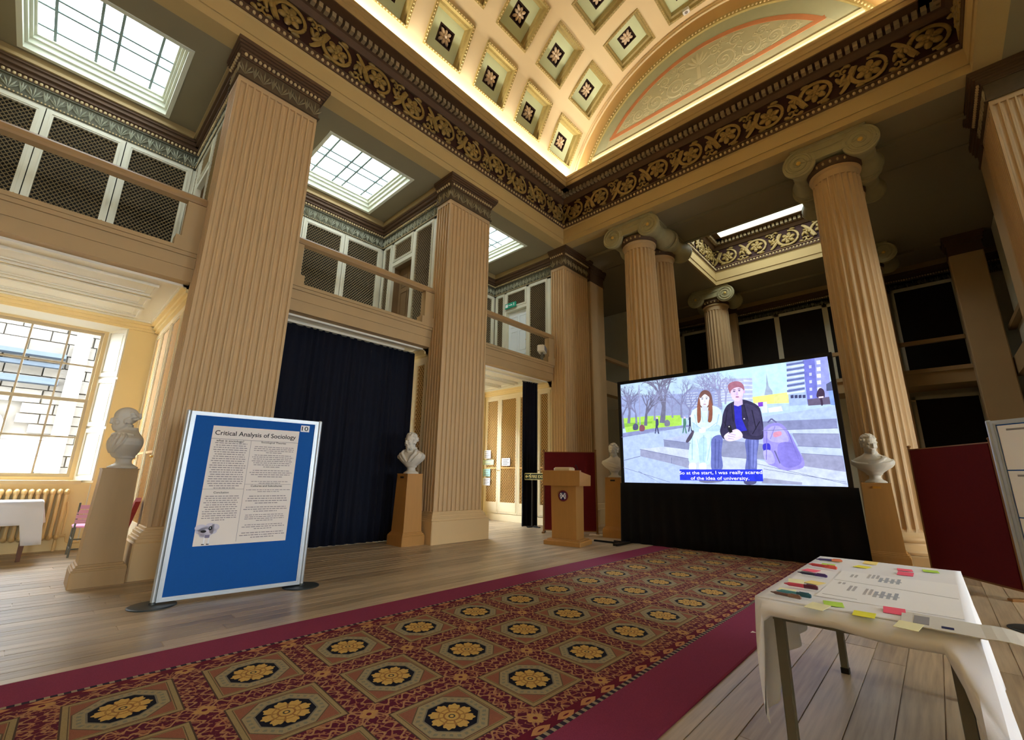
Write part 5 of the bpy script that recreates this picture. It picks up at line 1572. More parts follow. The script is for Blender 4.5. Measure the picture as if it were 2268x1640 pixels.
# notices on the lit bookcase
def notice(x0, x1, z0, z1, m_, label, lines, head=None):
    t = thing('notice', (x0, PS[0]+0.052, z0), 0, label, 'notice')
    MB().box((0, -0.004, 0), (x1-x0, 0, z1-z0)).build('sheet', m_, t)
    mm = MB(); h = z1-z0; w = x1-x0
    for i in range(lines):
        z = h*(0.82-0.62*i/max(1, lines-1)); mm.box((w*0.14, -0.0052, z-0.008), (w*(0.86 if i % 2 == 0 else 0.7), -0.004, z+0.008))
    mm.build('print', INKG, t)
notice(-2.97, -2.70, 1.60, 1.83, PAPERW, 'white notice with pictures, topmost on the lit lattice door', 4)
notice(-3.0, -2.57, 1.43, 1.57, mat('pale_green_sign', '#b9c4a0', 0.6, 0.03, 5), 'pale green strip sign on the lit lattice door', 2)
notice(-2.98, -2.70, 1.12, 1.32, mat('teal_notice_paper', '#9fc8bc', 0.7, 0.04, 5), 'teal notice on the lit lattice door', 3)
notice(-2.98, -2.70, 0.88, 1.08, PAPERW, 'white notice lowest on the lit lattice door', 4)
notice(-2.26, -1.96, 1.40, 1.60, PAPERW, 'white notice on the second lit lattice door', 4)

# ================================================================== VIDEO SCREEN
SA, SB = (1.85, -0.95), (5.0, -0.85)
sang = math.atan2(SB[1]-SA[1], SB[0]-SA[0])
t = thing('video_screen', (SA[0], SA[1], 0), sang, 'large lit video screen in a black frame with a black drape', 'screen')
S0, S1, ZB, ZT = 0.16, 3.46, 1.04, 2.87
fm = MB(); fm.frame('y', -0.03, 0.05, S0-0.055, ZB-0.055, S1+0.055, ZT+0.055, 0.056); fm.build('frame', BLACK, t)
fm = MB(); fm.box((S0-0.03, 0.0, ZB-0.03), (S1+0.03, 0.03, ZT+0.03)); fm.build('backing', BLACKC, t)
for x in (S0+0.05, S1-0.05):
    fm = MB(); fm.box((x-0.03, 0.04, 0.0), (x+0.03, 0.1, ZT)); fm.box((x-0.04, -0.55, 0.0), (x+0.04, 0.6, 0.035)); fm.build('leg', BLACK, t)
fm = MB(); fm.box((-0.35, -0.30, 0.0), (0.14, -0.26, 0.03)); fm.box((-0.05, -0.12, 0.0), (0.2, -0.08, 0.03)); fm.build('foot_bar', BLACK, t)
V = []; F = []; n = 200
for j in range(7):
    w = j/6.0
    for i in range(n+1):
        u_ = i/n
        V.append((S0-0.07+(S1-S0+0.18)*u_+0.03*w*(u_-0.3), -0.035-0.018*math.sin(u_*2*PI*17+math.sin(u_*9))*(0.3+0.7*w)-0.05*w, ZB-0.01+(0.016-ZB+0.01)*w))
for j in range(6):
    for i in range(n): F.append((j*(n+1)+i, j*(n+1)+i+1, (j+1)*(n+1)+i+1, (j+1)*(n+1)+i))
o = MB().add(V, F).build('drape', BLACKC, t, smooth=True, fix=False); md = o.modifiers.new('thick', 'SOLIDIFY'); md.thickness = 0.005
# the moving picture frame: flat emissive shapes on the screen surface
su = homog([(85, 258), (1730, 45), (1865, 1082), (120, 1013)])
pal = []; palm = []
def pc(h):
    if h not in pal:
        pal.append(h); m_ = emat('screen_'+h[1:], h, SCREEN_EMIT); palm.append(m_)
        if h != '#ffffff':
            nt = m_.node_tree; tc_ = nt.nodes.new('ShaderNodeTexCoord'); nz = nt.nodes.new('ShaderNodeTexNoise'); nz.inputs['Scale'].default_value = 11; nz.inputs['Detail'].default_value = 6; nz.inputs['Roughness'].default_value = 0.65
            mx = nt.nodes.new('ShaderNodeMix'); mx.data_type = 'RGBA'; c0 = lin(h)
            mx.inputs[6].default_value = (*[c*0.62 for c in c0], 1); mx.inputs[7].default_value = (*[min(1, c*1.38+0.02) for c in c0], 1)
            nt.links.new(tc_.outputs['Object'], nz.inputs['Vector']); nt.links.new(nz.outputs['Fac'], mx.inputs[0])
            nt.links.new(mx.outputs[2], [n_ for n_ in nt.nodes if n_.type == 'EMISSION'][0].inputs[0])
    return pal.index(h)
pic = MB(); layer = [0]
def SQ(x, y):
    a, b = su(x, y); a = min(1, max(0, a)); b = min(1, max(0, b))
    return (S0+(S1-S0)*a, ZB+(ZT-ZB)*b)
def shape(pts, h, step=True):
    if step: layer[0] += 1
    y = -0.002-0.0004*layer[0]
    P2 = [SQ(*p) for p in pts]
    pic.add([(a, y, b) for a, b in P2], [tuple(range(len(P2)))], pc(h))
def oval(cx, cy, rx, ry, h, n=20, rot=0.0):
    shape([(cx+rx*math.cos(2*PI*i/n)*math.cos(rot)-ry*math.sin(2*PI*i/n)*math.sin(rot), cy+rx*math.cos(2*PI*i/n)*math.sin(rot)+ry*math.sin(2*PI*i/n)*math.cos(rot)) for i in range(n)], h)
def smooth_poly(pts, k=4):
    out = []; n = len(pts)
    for i in range(n):
        p0, p1, p2, p3 = pts[i-1], pts[i], pts[(i+1) % n], pts[(i+2) % n]
        for j in range(k):
            s_ = j/k
            out.append(tuple(0.5*((2*p1[c])+(-p0[c]+p2[c])*s_+(2*p0[c]-5*p1[c]+4*p2[c]-p3[c])*s_*s_+(-p0[c]+3*p1[c]-3*p2[c]+p3[c])*s_**3) for c in (0, 1)))
    return out
def blobp(pts, h): shape(smooth_poly(pts), h)
def strokes(lst, h):
    layer[0] += 1
    for (x0, y0, x1, y1, w0, w1) in lst:
        d = math.hypot(x1-x0, y1-y0) or 1; nx, ny = -(y1-y0)/d, (x1-x0)/d
        shape([(x0+nx*w0, y0+ny*w0), (x0-nx*w0, y0-ny*w0), (x1-nx*w1, y1-ny*w1), (x1+nx*w1, y1+ny*w1)], h, False)
shape([(60, 240), (1740, 20), (1880, 1100), (100, 1030)], '#aac4ee')
shape([(860, 150), (1400, 80), (1420, 420), (880, 420)], '#b2d8f4')
shape([(60, 350), (640, 330), (640, 520), (60, 560)], '#8f9cc8')
# distant blocks behind the trees
for (x0, y0, x1, y1, h) in ((860, 220, 1120, 400, '#a7b0d8'), (600, 300, 880, 460, '#8e9ac6'), (300, 380, 640, 500, '#8993bb')):
    shape([(x0, y0), (x1, y0-8), (x1, y1), (x0, y1)], h)
for k in range(5):
    shape([(1050, 225+36*k), (1122, 232+34*k), (1122, 244+34*k), (1050, 240+36*k)], '#c2ccea')
strokes([(860, 250+22*k_, 1045, 240+22*k_, 3, 3) for k_ in range(8)]+[(600, 330+20*k_, 690, 326+20*k_, 2, 2) for k_ in range(6)]+[(820, 330+20*k_, 880, 326+20*k_, 2, 2) for k_ in range(5)], '#c3cdea')
# lawn
shape([(100, 520), (300, 505), (560, 500), (560, 580), (360, 600), (130, 630)], '#9dcb52'); shape([(110, 560), (330, 545), (330, 560), (110, 590)], '#7fb040')
# plaza
shape([(90, 660), (360, 610), (640, 580), (900, 560), (1200, 520), (1780, 440), (1880, 1100), (100, 1040)], '#a3b6ea')
shape([(100, 635), (360, 598), (640, 575), (640, 590), (360, 622), (100, 668)], '#7e86b4')
# bare trees
rt = random.Random(21)
def tree(x, y, h, w, h_col, depth=5):
    out = []
    def br(x, y, a, ln, w, d):
        x1, y1 = x+ln*math.cos(a), y-ln*math.sin(a)
        out.append((x, y, x1, y1, w, w*0.68))
        if d == 0: return
        for _ in range(2 if d < 4 else 3):
            br(x1, y1, a+rt.uniform(-0.75, 0.75), ln*rt.uniform(0.62, 0.82), w*0.6, d-1)
    br(x, y, PI/2+rt.uniform(-0.1, 0.1), h, w, depth)
    strokes(out, h_col)
tree(150, 560, 95, 12, '#6d6f8e'); tree(620, 540, 80, 10, '#7b7fa6'); tree(490, 520, 70, 7, '#8287ae'); tree(280, 580, 90, 13, '#62627c'); tree(860, 440, 90, 16, '#8a8db4'); tree(410, 560, 130, 22, '#686881', 6); tree(720, 460, 80, 10, '#7a7da6'); tree(350, 540, 85, 8, '#7d80a4', 6); tree(560, 520, 95, 9, '#777a9e', 6); tree(210, 560, 80, 8, '#74769a', 6); tree(800, 430, 80, 9, '#8487ae', 6); tree(905, 420, 70, 8, '#8d90b8', 6); tree(110, 600, 100, 10, '#6c6e90', 6)
strokes([(230, 260, 240, 640, 3, 4)], '#8d90b4')
for (x, y, c) in ((370, 590, '#3c4268'), (585, 590, '#4a7a6c'), (630, 580, '#33364f'), (205, 590, '#4d506e'), (255, 600, '#7a4a58'), (450, 565, '#6f6f86')):
    blobp([(x-10, y-60), (x+8, y-62), (x+12, y-20), (x+6, y), (x+16, y+50), (x+6, y+50), (x-2, y+8), (x-10, y+48), (x-18, y+48), (x-12, y)] if x in (370, 585, 630) else [(x-20, y-15), (x, y-30), (x+20, y-12), (x+16, y+18), (x-18, y+20)], c)
    if x in (370, 585, 630): oval(x, y-70, 7, 9, '#c9b4c8')
# spire, yellow pavilion, tower block
shape([(1235, 175), (1252, 280), (1280, 320), (1282, 345), (1215, 352), (1222, 320), (1232, 285)], '#93a3bd')
shape([(1120, 365), (1410, 330), (1412, 415), (1130, 425)], '#dfe07e'); shape([(1290, 355), (1412, 335), (1412, 410), (1290, 418)], '#cfd28a')
shape([(1395, 95), (1545, 70), (1560, 430), (1412, 440)], '#9db2ea'); shape([(1530, 75), (1640, 55), (1650, 425), (1560, 430)], '#6b71c6'); shape([(1625, 58), (1740, 40), (1760, 420), (1650, 425)], '#8f97dc')
for k in range(6):
    yy = 105+42*k
    shape([(1398, yy), (1540, yy-22), (1541, yy-6), (1399, yy+16)], '#5f6aa0'); shape([(1398, yy+20), (1541, yy), (1541, yy+14), (1399, yy+34)], '#c6d4f6')
for k in range(5):
    shape([(1640, 80+54*k), (1672, 76+54*k), (1674, 108+54*k), (1642, 110+54*k)], '#d3daf6'); shape([(1578, 118+60*k), (1600, 116+60*k), (1600, 140+60*k), (1580, 142+60*k)], '#b9bff0')
for k in range(4): shape([(1425+32*k, 355), (1450+32*k, 352), (1450+32*k, 378), (1426+32*k, 380)], '#3b4068')
shape([(1560, 390), (1740, 370), (1750, 430), (1565, 440)], '#5d5470'); shape([(1140, 415), (1235, 405), (1240, 490), (1195, 495), (1190, 450), (1145, 450)], '#c9d4f4'); shape([(1165, 410), (1205, 405), (1205, 440), (1168, 444)], '#7a40c8'); shape([(1245, 455), (1350, 440), (1362, 480), (1250, 490)], '#d2daf4')
blobp([(1640, 330), (1665, 300), (1695, 320), (1700, 370), (1680, 380), (1685, 430), (1670, 440), (1660, 390), (1635, 370)], '#3a2a42'); shape([(1650, 370), (1690, 365), (1690, 378), (1650, 382)], '#d6c8dc')
shape([(1715, 270), (1765, 245), (1775, 320), (1715, 325)], '#4d5578'); shape([(1730, 325), (1775, 320), (1785, 440), (1745, 435)], '#7c98d8')
# stone steps
shape([(1190, 560), (1790, 545), (1795, 630), (1200, 640)], '#7d84ae'); shape([(1200, 630), (1800, 620), (1805, 665), (1440, 655), (1200, 665)], '#b6c4ec')
shape([(1430, 660), (1805, 665), (1815, 775), (1480, 760)], '#8a90b6'); shape([(1470, 755), (1815, 775), (1830, 840), (1500, 815)], '#b0bfe8'); shape([(1500, 815), (1830, 840), (1845, 965), (1520, 915)], '#8f93b4')
shape([(425, 690), (650, 640), (900, 640), (1200, 660), (1240, 760), (900, 790), (640, 775), (425, 745)], '#a6b2dc'); shape([(425, 690), (640, 720), (640, 775), (428, 745)], '#8088ac')
shape([(245, 760), (430, 745), (640, 775), (1100, 840), (1300, 900), (1520, 915), (1850, 965), (1860, 1085), (1500, 1060), (1100, 1000), (620, 915), (480, 875), (245, 815)], '#b9c4ea')
shape([(245, 760), (620, 840), (620, 915), (480, 875), (245, 815)], '#8d93b4'); shape([(870, 760), (1080, 760), (1090, 850), (880, 830)], '#565a72'); shape([(640, 720), (900, 700), (1230, 740), (1230, 860), (900, 830), (640, 800)], '#868cae')
shape([(1200, 1000), (1500, 1040), (1500, 1058), (1180, 1040)], '#8f94b2'); strokes([(120, 845, 245, 815, 2, 2), (230, 930, 400, 1025, 1.5, 1.5), (1200, 930, 1850, 1045, 1.5, 1.5), (1150, 890, 1855, 1060, 1.5, 1.5), (485, 830, 485, 875, 1.5, 1.5)], '#5f668c')
# backpack
blobp([(1200, 640), (1235, 592), (1300, 572), (1360, 590), (1420, 670), (1480, 790), (1520, 870), (1505, 928), (1380, 945), (1290, 915), (1225, 880), (1205, 770)], '#8d86da'); blobp([(1230, 640), (1270, 600), (1330, 600), (1380, 650), (1400, 720), (1300, 725), (1240, 700)], '#a49fe6'); blobp([(1285, 650), (1340, 640), (1345, 670), (1290, 685)], '#c98aa8')
blobp([(1320, 740), (1440, 740), (1500, 880), (1400, 925), (1330, 880)], '#7b74cc'); strokes([(1240, 570, 1270, 540, 6, 6), (1270, 540, 1310, 570, 6, 6), (1290, 790, 1330, 890, 5, 4)], '#5d5c8c')
blobp([(1200, 740), (1250, 735), (1255, 785), (1205, 788)], '#3230b8'); blobp([(1200, 795), (1260, 790), (1290, 880), (1225, 885)], '#a9a6ee')
# seated woman
blobp([(690, 555), (684, 470), (696, 380), (716, 326), (750, 308), (786, 322), (806, 372), (812, 470), (800, 548), (760, 560), (720, 562)], '#6a4a48')
blobp([(645, 480), (700, 440), (750, 455), (800, 430), (868, 462), (884, 560), (860, 632), (760, 645), (655, 630), (638, 560)], '#c3dcf2'); blobp([(655, 560), (700, 600), (760, 610), (850, 580), (862, 625), (760, 645), (660, 632)], '#aac8e6')
blobp([(625, 660), (700, 632), (862, 638), (876, 682), (812, 722), (782, 880), (700, 878), (706, 762), (690, 868), (618, 858), (626, 730)], '#bddbe8'); blobp([(700, 700), (760, 690), (745, 870), (705, 872)], '#a6c8da')
oval(745, 388, 41, 58, '#d3d6ee'); blobp([(712, 345), (745, 318), (785, 345), (782, 362), (748, 340), (714, 372)], '#6f4d48')
blobp([(690, 560), (688, 440), (705, 370), (714, 430), (716, 540)], '#84503f'); blobp([(770, 552), (776, 440), (786, 380), (808, 440), (802, 548)], '#84503f')
for (x, y) in ((729, 378), (763, 376)): oval(x, y, 7, 4, '#5b5f80'); oval(x, y-11, 10, 2, '#6d5a64')
oval(748, 395, 5, 12, '#c3c6e2'); oval(748, 420, 12, 4, '#a8829c'); shape([(728, 430), (766, 430), (768, 470), (745, 480), (724, 470)], '#c9cfea')
blobp([(700, 620), (725, 600), (752, 610), (750, 636), (715, 645)], '#d5d4ee')
for x in (650, 730): blobp([(x-26, 880), (x+20, 876), (x+24, 920), (x+6, 945), (x-26, 925)], '#dbe2f4')
blobp([(600, 700), (650, 625), (662, 640), (640, 690), (610, 718)], '#4a4358')
# seated man
blobp([(1060, 720), (1090, 678), (1158, 676), (1168, 722), (1152, 822), (1142, 950), (1060, 945), (1070, 832)], '#5b64a8'); blobp([(800, 692), (858, 660), (886, 690), (874, 800), (880, 922), (798, 930), (794, 800)], '#5f69ae'); blobp([(1110, 700), (1150, 700), (1140, 900), (1105, 900)], '#6f79c0')
blobp([(890, 500), (922, 432), (985, 398), (1062, 388), (1170, 440), (1200, 540), (1206, 640), (1190, 700), (1052, 692), (1030, 652), (910, 700), (866, 640), (880, 570)], '#2c2848')
blobp([(1060, 420), (1160, 460), (1190, 560), (1195, 660), (1100, 660), (1085, 540)], '#3a3558'); shape([(978, 430), (1036, 432), (1040, 540), (1078, 630), (1000, 640), (984, 560)], '#2a2ab4')
shape([(982, 380), (1045, 375), (1048, 425), (1010, 440), (978, 430)], '#c4b2dc'); oval(1003, 335, 50, 64, '#d2bfe2')
blobp([(938, 312), (934, 272), (968, 246), (1022, 244), (1056, 274), (1062, 322), (1046, 300), (1010, 288), (975, 300), (955, 320), (950, 340)], '#9a6478')
oval(1060, 325, 8, 14, '#c6a9d0')
for (x, y) in ((982, 322), (1022, 316)): oval(x, y, 9, 5, '#5a5480'); oval(x, y-13, 13, 3, '#7d5c78')
blobp([(1000, 325), (1010, 325), (1012, 350), (998, 352)], '#bfa6d2'); oval(1006, 366, 14, 6, '#9a6a94')
blobp([(898, 670), (940, 638), (1000, 618), (1040, 655), (1032, 690), (952, 712), (910, 702)], '#dccdea'); strokes([(930, 650, 990, 665, 3, 2), (925, 668, 985, 682, 3, 2), (930, 690, 975, 696, 3, 2)], '#a893c6')
shape([(925, 590), (950, 585), (965, 640), (940, 650)], '#15141f'); oval(938, 598, 4, 5, '#eef2ff')
blobp([(730, 1000), (870, 985), (880, 1020), (760, 1030), (700, 1015)], '#6c6f8e'); blobp([(1060, 950), (1140, 950), (1140, 1040), (1050, 1040)], '#4a4c78')
# cloth folds, shadows and edges
strokes([(670, 500, 690, 600, 3, 2), (860, 500, 840, 590, 4, 2), (720, 470, 735, 560, 2, 2), (780, 470, 770, 560, 2, 2), (650, 560, 720, 612, 3, 2), (850, 560, 770, 618, 3, 2)], '#98b8da')
strokes([(650, 680, 648, 850, 3, 4), (740, 660, 735, 860, 3, 3), (800, 680, 765, 860, 3, 3), (690, 690, 700, 760, 2, 2)], '#97bccd')
strokes([(925, 470, 905, 610, 3, 4), (1120, 470, 1150, 620, 4, 4), (1060, 430, 1090, 560, 3, 3), (960, 420, 972, 560, 3, 3), (900, 560, 940, 640, 4, 3), (1180, 560, 1120, 660, 4, 3)], '#1b1830')
strokes([(1085, 700, 1090, 930, 4, 4), (1130, 700, 1120, 930, 3, 3), (830, 690, 825, 920, 4, 4), (860, 700, 850, 915, 3, 3)], '#4a5392')
oval(1058, 538, 6, 5, '#c9c6dd')
strokes([(1235, 640, 1225, 860, 3, 3), (1400, 640, 1480, 860, 4, 3), (1300, 600, 1260, 700, 2, 2)], '#6f68bf')
strokes([(1200, 632, 1800, 622, 2, 2), (1440, 660, 1805, 668, 2, 2), (1470, 757, 1815, 778, 2, 2), (1500, 815, 1830, 842, 2, 2), (425, 692, 640, 722, 2, 2), (245, 762, 620, 842, 2, 2), (90, 668, 640, 590, 1.5, 1.5), (120, 900, 480, 1020, 1.5, 1.5)], '#6a7098')
# caption
shape([(551, 922), (1193, 934), (1198, 1026), (553, 1004)], '#2030cc'); 
layer[0] += 1
yl = -0.002-0.0004*layer[0]-0.0005
def cap(body, xa, ya, xb, yb):
    a = SQ(xa, ya); b = SQ(xb, yb)
    Vt, Ft, _ = text_geo(body, 0.004)
    pic.add([(a[0]+(b[0]-a[0])*p, yl, a[1]+(b[1]-a[1])*p+r_*0.050/0.7) for p, r_ in Vt], Ft, pc('#ffffff'))
cap('So at the start, I was really scared', 550, 960, 1192, 968); cap('of the idea of university.', 637, 1002, 1090, 1013)
pic.build('screen_picture', palm, t, fix=False)

# ================================================================== RIGHT TABLE
TZ = 0.62
t = thing('exhibit_table', (5.88, -5.55, 0), 0, 'narrow steel-legged table under a white cloth in the right foreground', 'table')
tx0, tx1, ty0, ty1 = -0.30, 0.30, -0.69, 0.70
MB().bevbox((tx0, ty0, TZ-0.035), (tx1, ty1, TZ-0.006), 0.004).build('tabletop', GREYM, t)
m = MB(); m.frame('z', TZ-0.085, TZ-0.035, tx0+0.02, ty0+0.02, tx1-0.02, ty1-0.02, 0.03); m.build('apron', GREYM, t)
for x in (tx0+0.04, tx1-0.04):
    for y in (ty0+0.04, ty1-0.08):
        o = MB().bevbox((x-0.018, y-0.018, 0.02), (x+0.018, y+0.018, TZ-0.035), 0.003).build('leg', GREYM, t)
        MB().bevbox((x-0.021, y-0.021, 0), (x+0.021, y+0.021, 0.03), 0.003).build('rubber_foot', BLACK, o)
# cloth: top and a skirt that follows the edge with folds
tc = thing('tablecloth', (5.88, -5.55, 0), 0, 'white linen cloth hanging over the right foreground table', 'tablecloth')
cx0, cx1, cy0, cy1 = -0.325, 0.325, -0.725, 0.735
nx, ny = 22, 64
V = []; F = []
for j in range(ny+1):
    for i in range(nx+1):
        x = cx0+(cx1-cx0)*i/nx; y = cy0+(cy1-cy0)*j/ny
        V.append((x, y, TZ+0.0008*math.sin(11*x)*math.sin(7*y)))
for j in range(ny):
    for i in range(nx): a = j*(nx+1)+i; F.append((a, a+1, a+nx+2, a+nx+1))
rim = []
def addrim(p): rim.append(p)
for i in range(nx): addrim((cx0+(cx1-cx0)*i/nx, cy0, 'n'))
for j in range(ny): addrim((cx1, cy0+(cy1-cy0)*j/ny, 'e'))
for i in range(nx): addrim((cx1-(cx1-cx0)*i/nx, cy1, 'f'))
for j in range(ny): addrim((cx0, cy1-(cy1-cy0)*j/ny, 'w'))
mb = MB().add(V, F)
N_ = len(rim); rings = 8; SV = []
def drop(x, y, s):
    # overhang length at each rim point
    near = 0.060+0.010*math.sin(9*x)
    def sm(e0, e1, v): k = min(1, max(0, (v-e0)/(e1-e0))); return k*k*(3-2*k)
    if s == 'n': return near+0.36*sm(0.035, 0.0, x-cx0)+0.34*sm(0.09, 0.0, cx1-x)
    if s in ('w', 'e'): return 0.46-0.15*sm(cy0+0.24, cy0+0.32, y)*(1 if s == 'w' else 0.3)
    return 0.20
for k in range(rings+1):
    w = k/rings
    for i, (x, y, s) in enumerate(rim):
        L_ = drop(x, y, s)
        cxn = {'n': (0, -1), 'e': (1, 0), 'f': (0, 1), 'w': (-1, 0)}[s]
        per = (x*1.0 if s in 'nf' else y)
        fold = math.sin(per*(21 if s != 'n' else 16)+1.3)*0.014*w + (0.016*math.sin(per*9)*w)
        out = 0.012*math.sin(PI*min(1, w*1.6)/2)+ (0.03*w if s == 'e' else 0.0)
        SV.append((x+cxn[0]*(out+fold), y+cxn[1]*(out+abs(fold)*0.9+(0.03*math.sin(PI*w) if s == 'n' else 0)), TZ-L_*w-0.004*w))
SF = []
for k in range(rings):
    for i in range(N_):
        j = (i+1) % N_; SF.append((k*N_+i, k*N_+j, (k+1)*N_+j, (k+1)*N_+i))
mb.add(SV, SF)
o = mb.build('cloth', CLOTH, tc, smooth=True, fix=False); md = o.modifiers.new('thick', 'SOLIDIFY'); md.thickness = 0.0025; md.offset = 1
TT = TZ+0.0045
# printed exhibition sheet lying on the cloth
t = thing('exhibit_sheet', (5.96, -5.72, TT-0.0012), 0, 'large white printed sheet with two small pictures lying on the table', 'paper')
MB().box((-0.225, -0.36, 0), (0.22, 0.40, 0.0006)).build('sheet', PAPERW, t)
m = MB(); rnd = random.Random(3)
def bar(x0, y0, x1, y1): m.box((x0-5.96, y0+5.72, 0.0006), (x1-5.96, y1+5.72, 0.0011))
for (x, y, w, h, n) in ((5.79, -5.45, 0.012, 0.09, 2), (5.855, -5.40, 0.014, 0.13, 3), (5.82, -5.80, 0.010, 0.13, 2), (5.88, -5.83, 0.010, 0.15, 2), (5.77, -5.70, 0.01, 0.05, 2)):
    for k in range(n): bar(x+k*0.017-0.004, y-h/2*(1-0.15*k), x+k*0.017+0.006, y+h/2)
m.build('printed_lines', mat('pale_grey_print', '#aeacb0', 0.8, 0.05, 9), t)['kind'] = 'stuff'
m = MB()
for (x, y) in ((5.935, -5.46), (5.945, -5.85)):
    for k in range(4): m.box((x-5.96-0.035+0.022*k, y+5.72-0.07, 0.0006), (x-5.96-0.022+0.022*k, y+5.72+0.06+0.02*(k % 2), 0.0011))
    m.box((x-5.96-0.035, y+5.72-0.02, 0.0006), (x-5.96+0.05, y+5.72+0.0, 0.0012))
m.build('printed_pictures', mat('blue_grey_print', '#a0a6b2', 0.8, 0.3, 60), t)['kind'] = 'stuff'
m = MB(); m.add([(-0.22, 0.098, 0.0012), (0.02, 0.064, 0.0012), (0.215, 0.024, 0.0012), (0.215, 0.020, 0.0006), (0.02, 0.060, 0.0006), (-0.22, 0.094, 0.0006)], [(0, 1, 4, 5), (1, 2, 3, 4)]); m.add([(-0.21, -0.292, 0.0012), (-0.09, -0.305, 0.0012), (-0.09, -0.309, 0.0006), (-0.21, -0.296, 0.0006)], [(0, 1, 2, 3)]); m.build('fold_crease', INKG, t, fix=False)
# sticky notes
NC = {'y': ('#e8e23c', 'bright yellow'), 'g': ('#b4dc4e', 'lime green'), 'p': ('#f0607c', 'coral pink'), 'c': ('#ece9bd', 'pale cream'), 'o': ('#f2dc86', 'pale orange')}
NM = {k: mat('sticky_'+v[1].replace(' ', '_'), v[0], 0.75, 0.03, 10) for k, v in NC.items()}
notes = [('y', 5.655, -4.981, 'bright yellow sticky note beneath the farthest pen'), ('g', 5.654, -5.223, 'lime green sticky note beneath the red pen'), ('p', 5.615, -5.459, 'coral pink sticky note beside the red pen at the cloth edge'),
 ('c', 5.622, -5.85, 'pale cream sticky note at the left edge above the pink pen'), ('o', 5.687, -5.80, 'pale orange sticky note beside the cream one near the pink pen'), ('c', 5.635, -6.11, 'pale cream sticky note between the pink pen and teal pen'),
 ('g', 5.813, -6.189, 'lime green sticky note near the teal pen'), ('c', 5.778, -6.315, 'pale cream sticky note by the near edge below the green one'), ('y', 5.917, -6.30, 'bright yellow sticky note by the near edge of the table'),
 ('p', 5.994, -6.15, 'coral pink sticky note touching the newspaper'), ('y', 5.801, -5.105, 'bright yellow sticky note in the middle of the far end'), ('o', 5.823, -4.93, 'pale orange sticky note at the far edge of the table'),
 ('p', 5.98, -5.034, 'coral pink sticky note at the far right, farther of two'), ('p', 5.989, -5.197, 'coral pink sticky note at the far right, nearer of two'), ('g', 6.084, -4.976, 'lime green sticky note at the far right corner'), ('c', 6.04, -6.365, 'pale cream sticky note half under the newspaper')]
rnd = random.Random(9)
for i, (k, x, y, lab) in enumerate(notes):
    s_ = 0.032
    if y < -6.2: y += 0.02
    m = MB().box((-s_, -s_*1.25, 0), (s_, s_*1.25, 0.0012))
    m.v = [(a, b, c+(0.006*max(0, (b/(s_*1.25)))**2 if b > 0 and i % 2 else 0)) for a, b, c in m.v]
    o = m.build('sticky_note', NM[k], None, (x, y, TT+0.0004+0.0004*(i % 3)), rnd.uniform(-0.25, 0.25)); tag(o, lab, 'sticky note', 'sticky notes on the right table')
# pens
def pen(p, q_, body, cap_, label, r=0.0065):
    d = Vector((q_[0]-p[0], q_[1]-p[1], 0)); ln = d.length
    t = thing('marker_pen', (p[0], p[1], TT+0.0042), math.atan2(d.y, d.x), label, 'pen', 'felt pens on the right table')
    MB().lathe([(0.002, 0.0), (r*0.55, 0.012), (r, 0.02), (r, ln*0.62)], (0, 0, r), 10, axis='x').build('barrel', body, t, smooth=True)
    MB().lathe([(r*1.12, ln*0.6), (r*1.12, ln*0.96), (r*0.8, ln)], (0, 0, r), 10, axis='x').build('cap', cap_, t, smooth=True)
    MB().box((ln*0.68, -0.002, 2*r), (ln*0.95, 0.002, 2*r+0.003)).build('clip', cap_, t)
def pm_(n, h): return mat('pen_'+n, h, 0.35, 0.02, 8, spec=0.5)
pen((5.574, -5.072), (5.699, -5.026), pm_('violet', '#3d3468'), pm_('orange', '#c26a4a'), 'violet pen with an orange cap at the far end of the table')
pen((5.578, -5.308), (5.715, -5.343), pm_('red', '#cf4448'), pm_('coral', '#d85a52'), 'red pen lying across the green sticky note', 0.008)
pen((5.584, -5.619), (5.714, -5.637), pm_('indigo', '#3a3a5a'), pm_('purple', '#5a3f86'), 'dark indigo pen with a purple cap')
pen((5.600, -5.981), (5.731, -5.981), pm_('rose', '#d24a68'), pm_('plum', '#5a2038'), 'rose pink pen with a plum cap', 0.008)
pen((5.598, -6.20), (5.713, -6.226), pm_('brown', '#6e4a40'), pm_('grey_brown', '#8a6a5a'), 'brown pen at the near left corner of the table')
pen((5.612, -6.165), (5.738, -6.172), pm_('teal', '#4f9aaa'), pm_('dark_teal', '#1f5a6c'), 'teal pen beside the brown pen', 0.008)
# newspaper hanging over the edge
t = thing('newspaper', (6.12, -6.20, TT), 0, 'folded newspaper hanging over the right edge of the table', 'newspaper')
V = []; F = []
for i in range(13):
    s_ = i/12; x = -0.10+0.30*s_
    z = 0.001 if x < 0.10 else 0.001-(x-0.10)**1.3*0.35+0.012*math.sin((x-0.1)*20)
    for (y) in (-0.12, 0.0, 0.075): V.append((x+0.03*(y+0.12)*-1, y-0.03*s_, z+0.0))
for i in range(12):
    for j in range(2): F.append((i*3+j, i*3+j+1, (i+1)*3+j+1, (i+1)*3+j))
NEWS = mat('newsprint', '#cfccc4', 0.85, 0.12, 60, stretch=(1, 9, 1))
o = MB().add(V, F).build('pages', NEWS, t, fix=False); md = o.modifiers.new('thick', 'SOLIDIFY'); md.thickness = 0.003
m = MB(); m.box((-0.07, -0.09, 0.0045), (-0.03, 0.03, 0.005)); m.build('grey_advert', INKG, t)
m = MB(); m.box((0.0, -0.10, 0.0045), (0.03, -0.07, 0.005)); m.build('dark_photo', CRB, t)

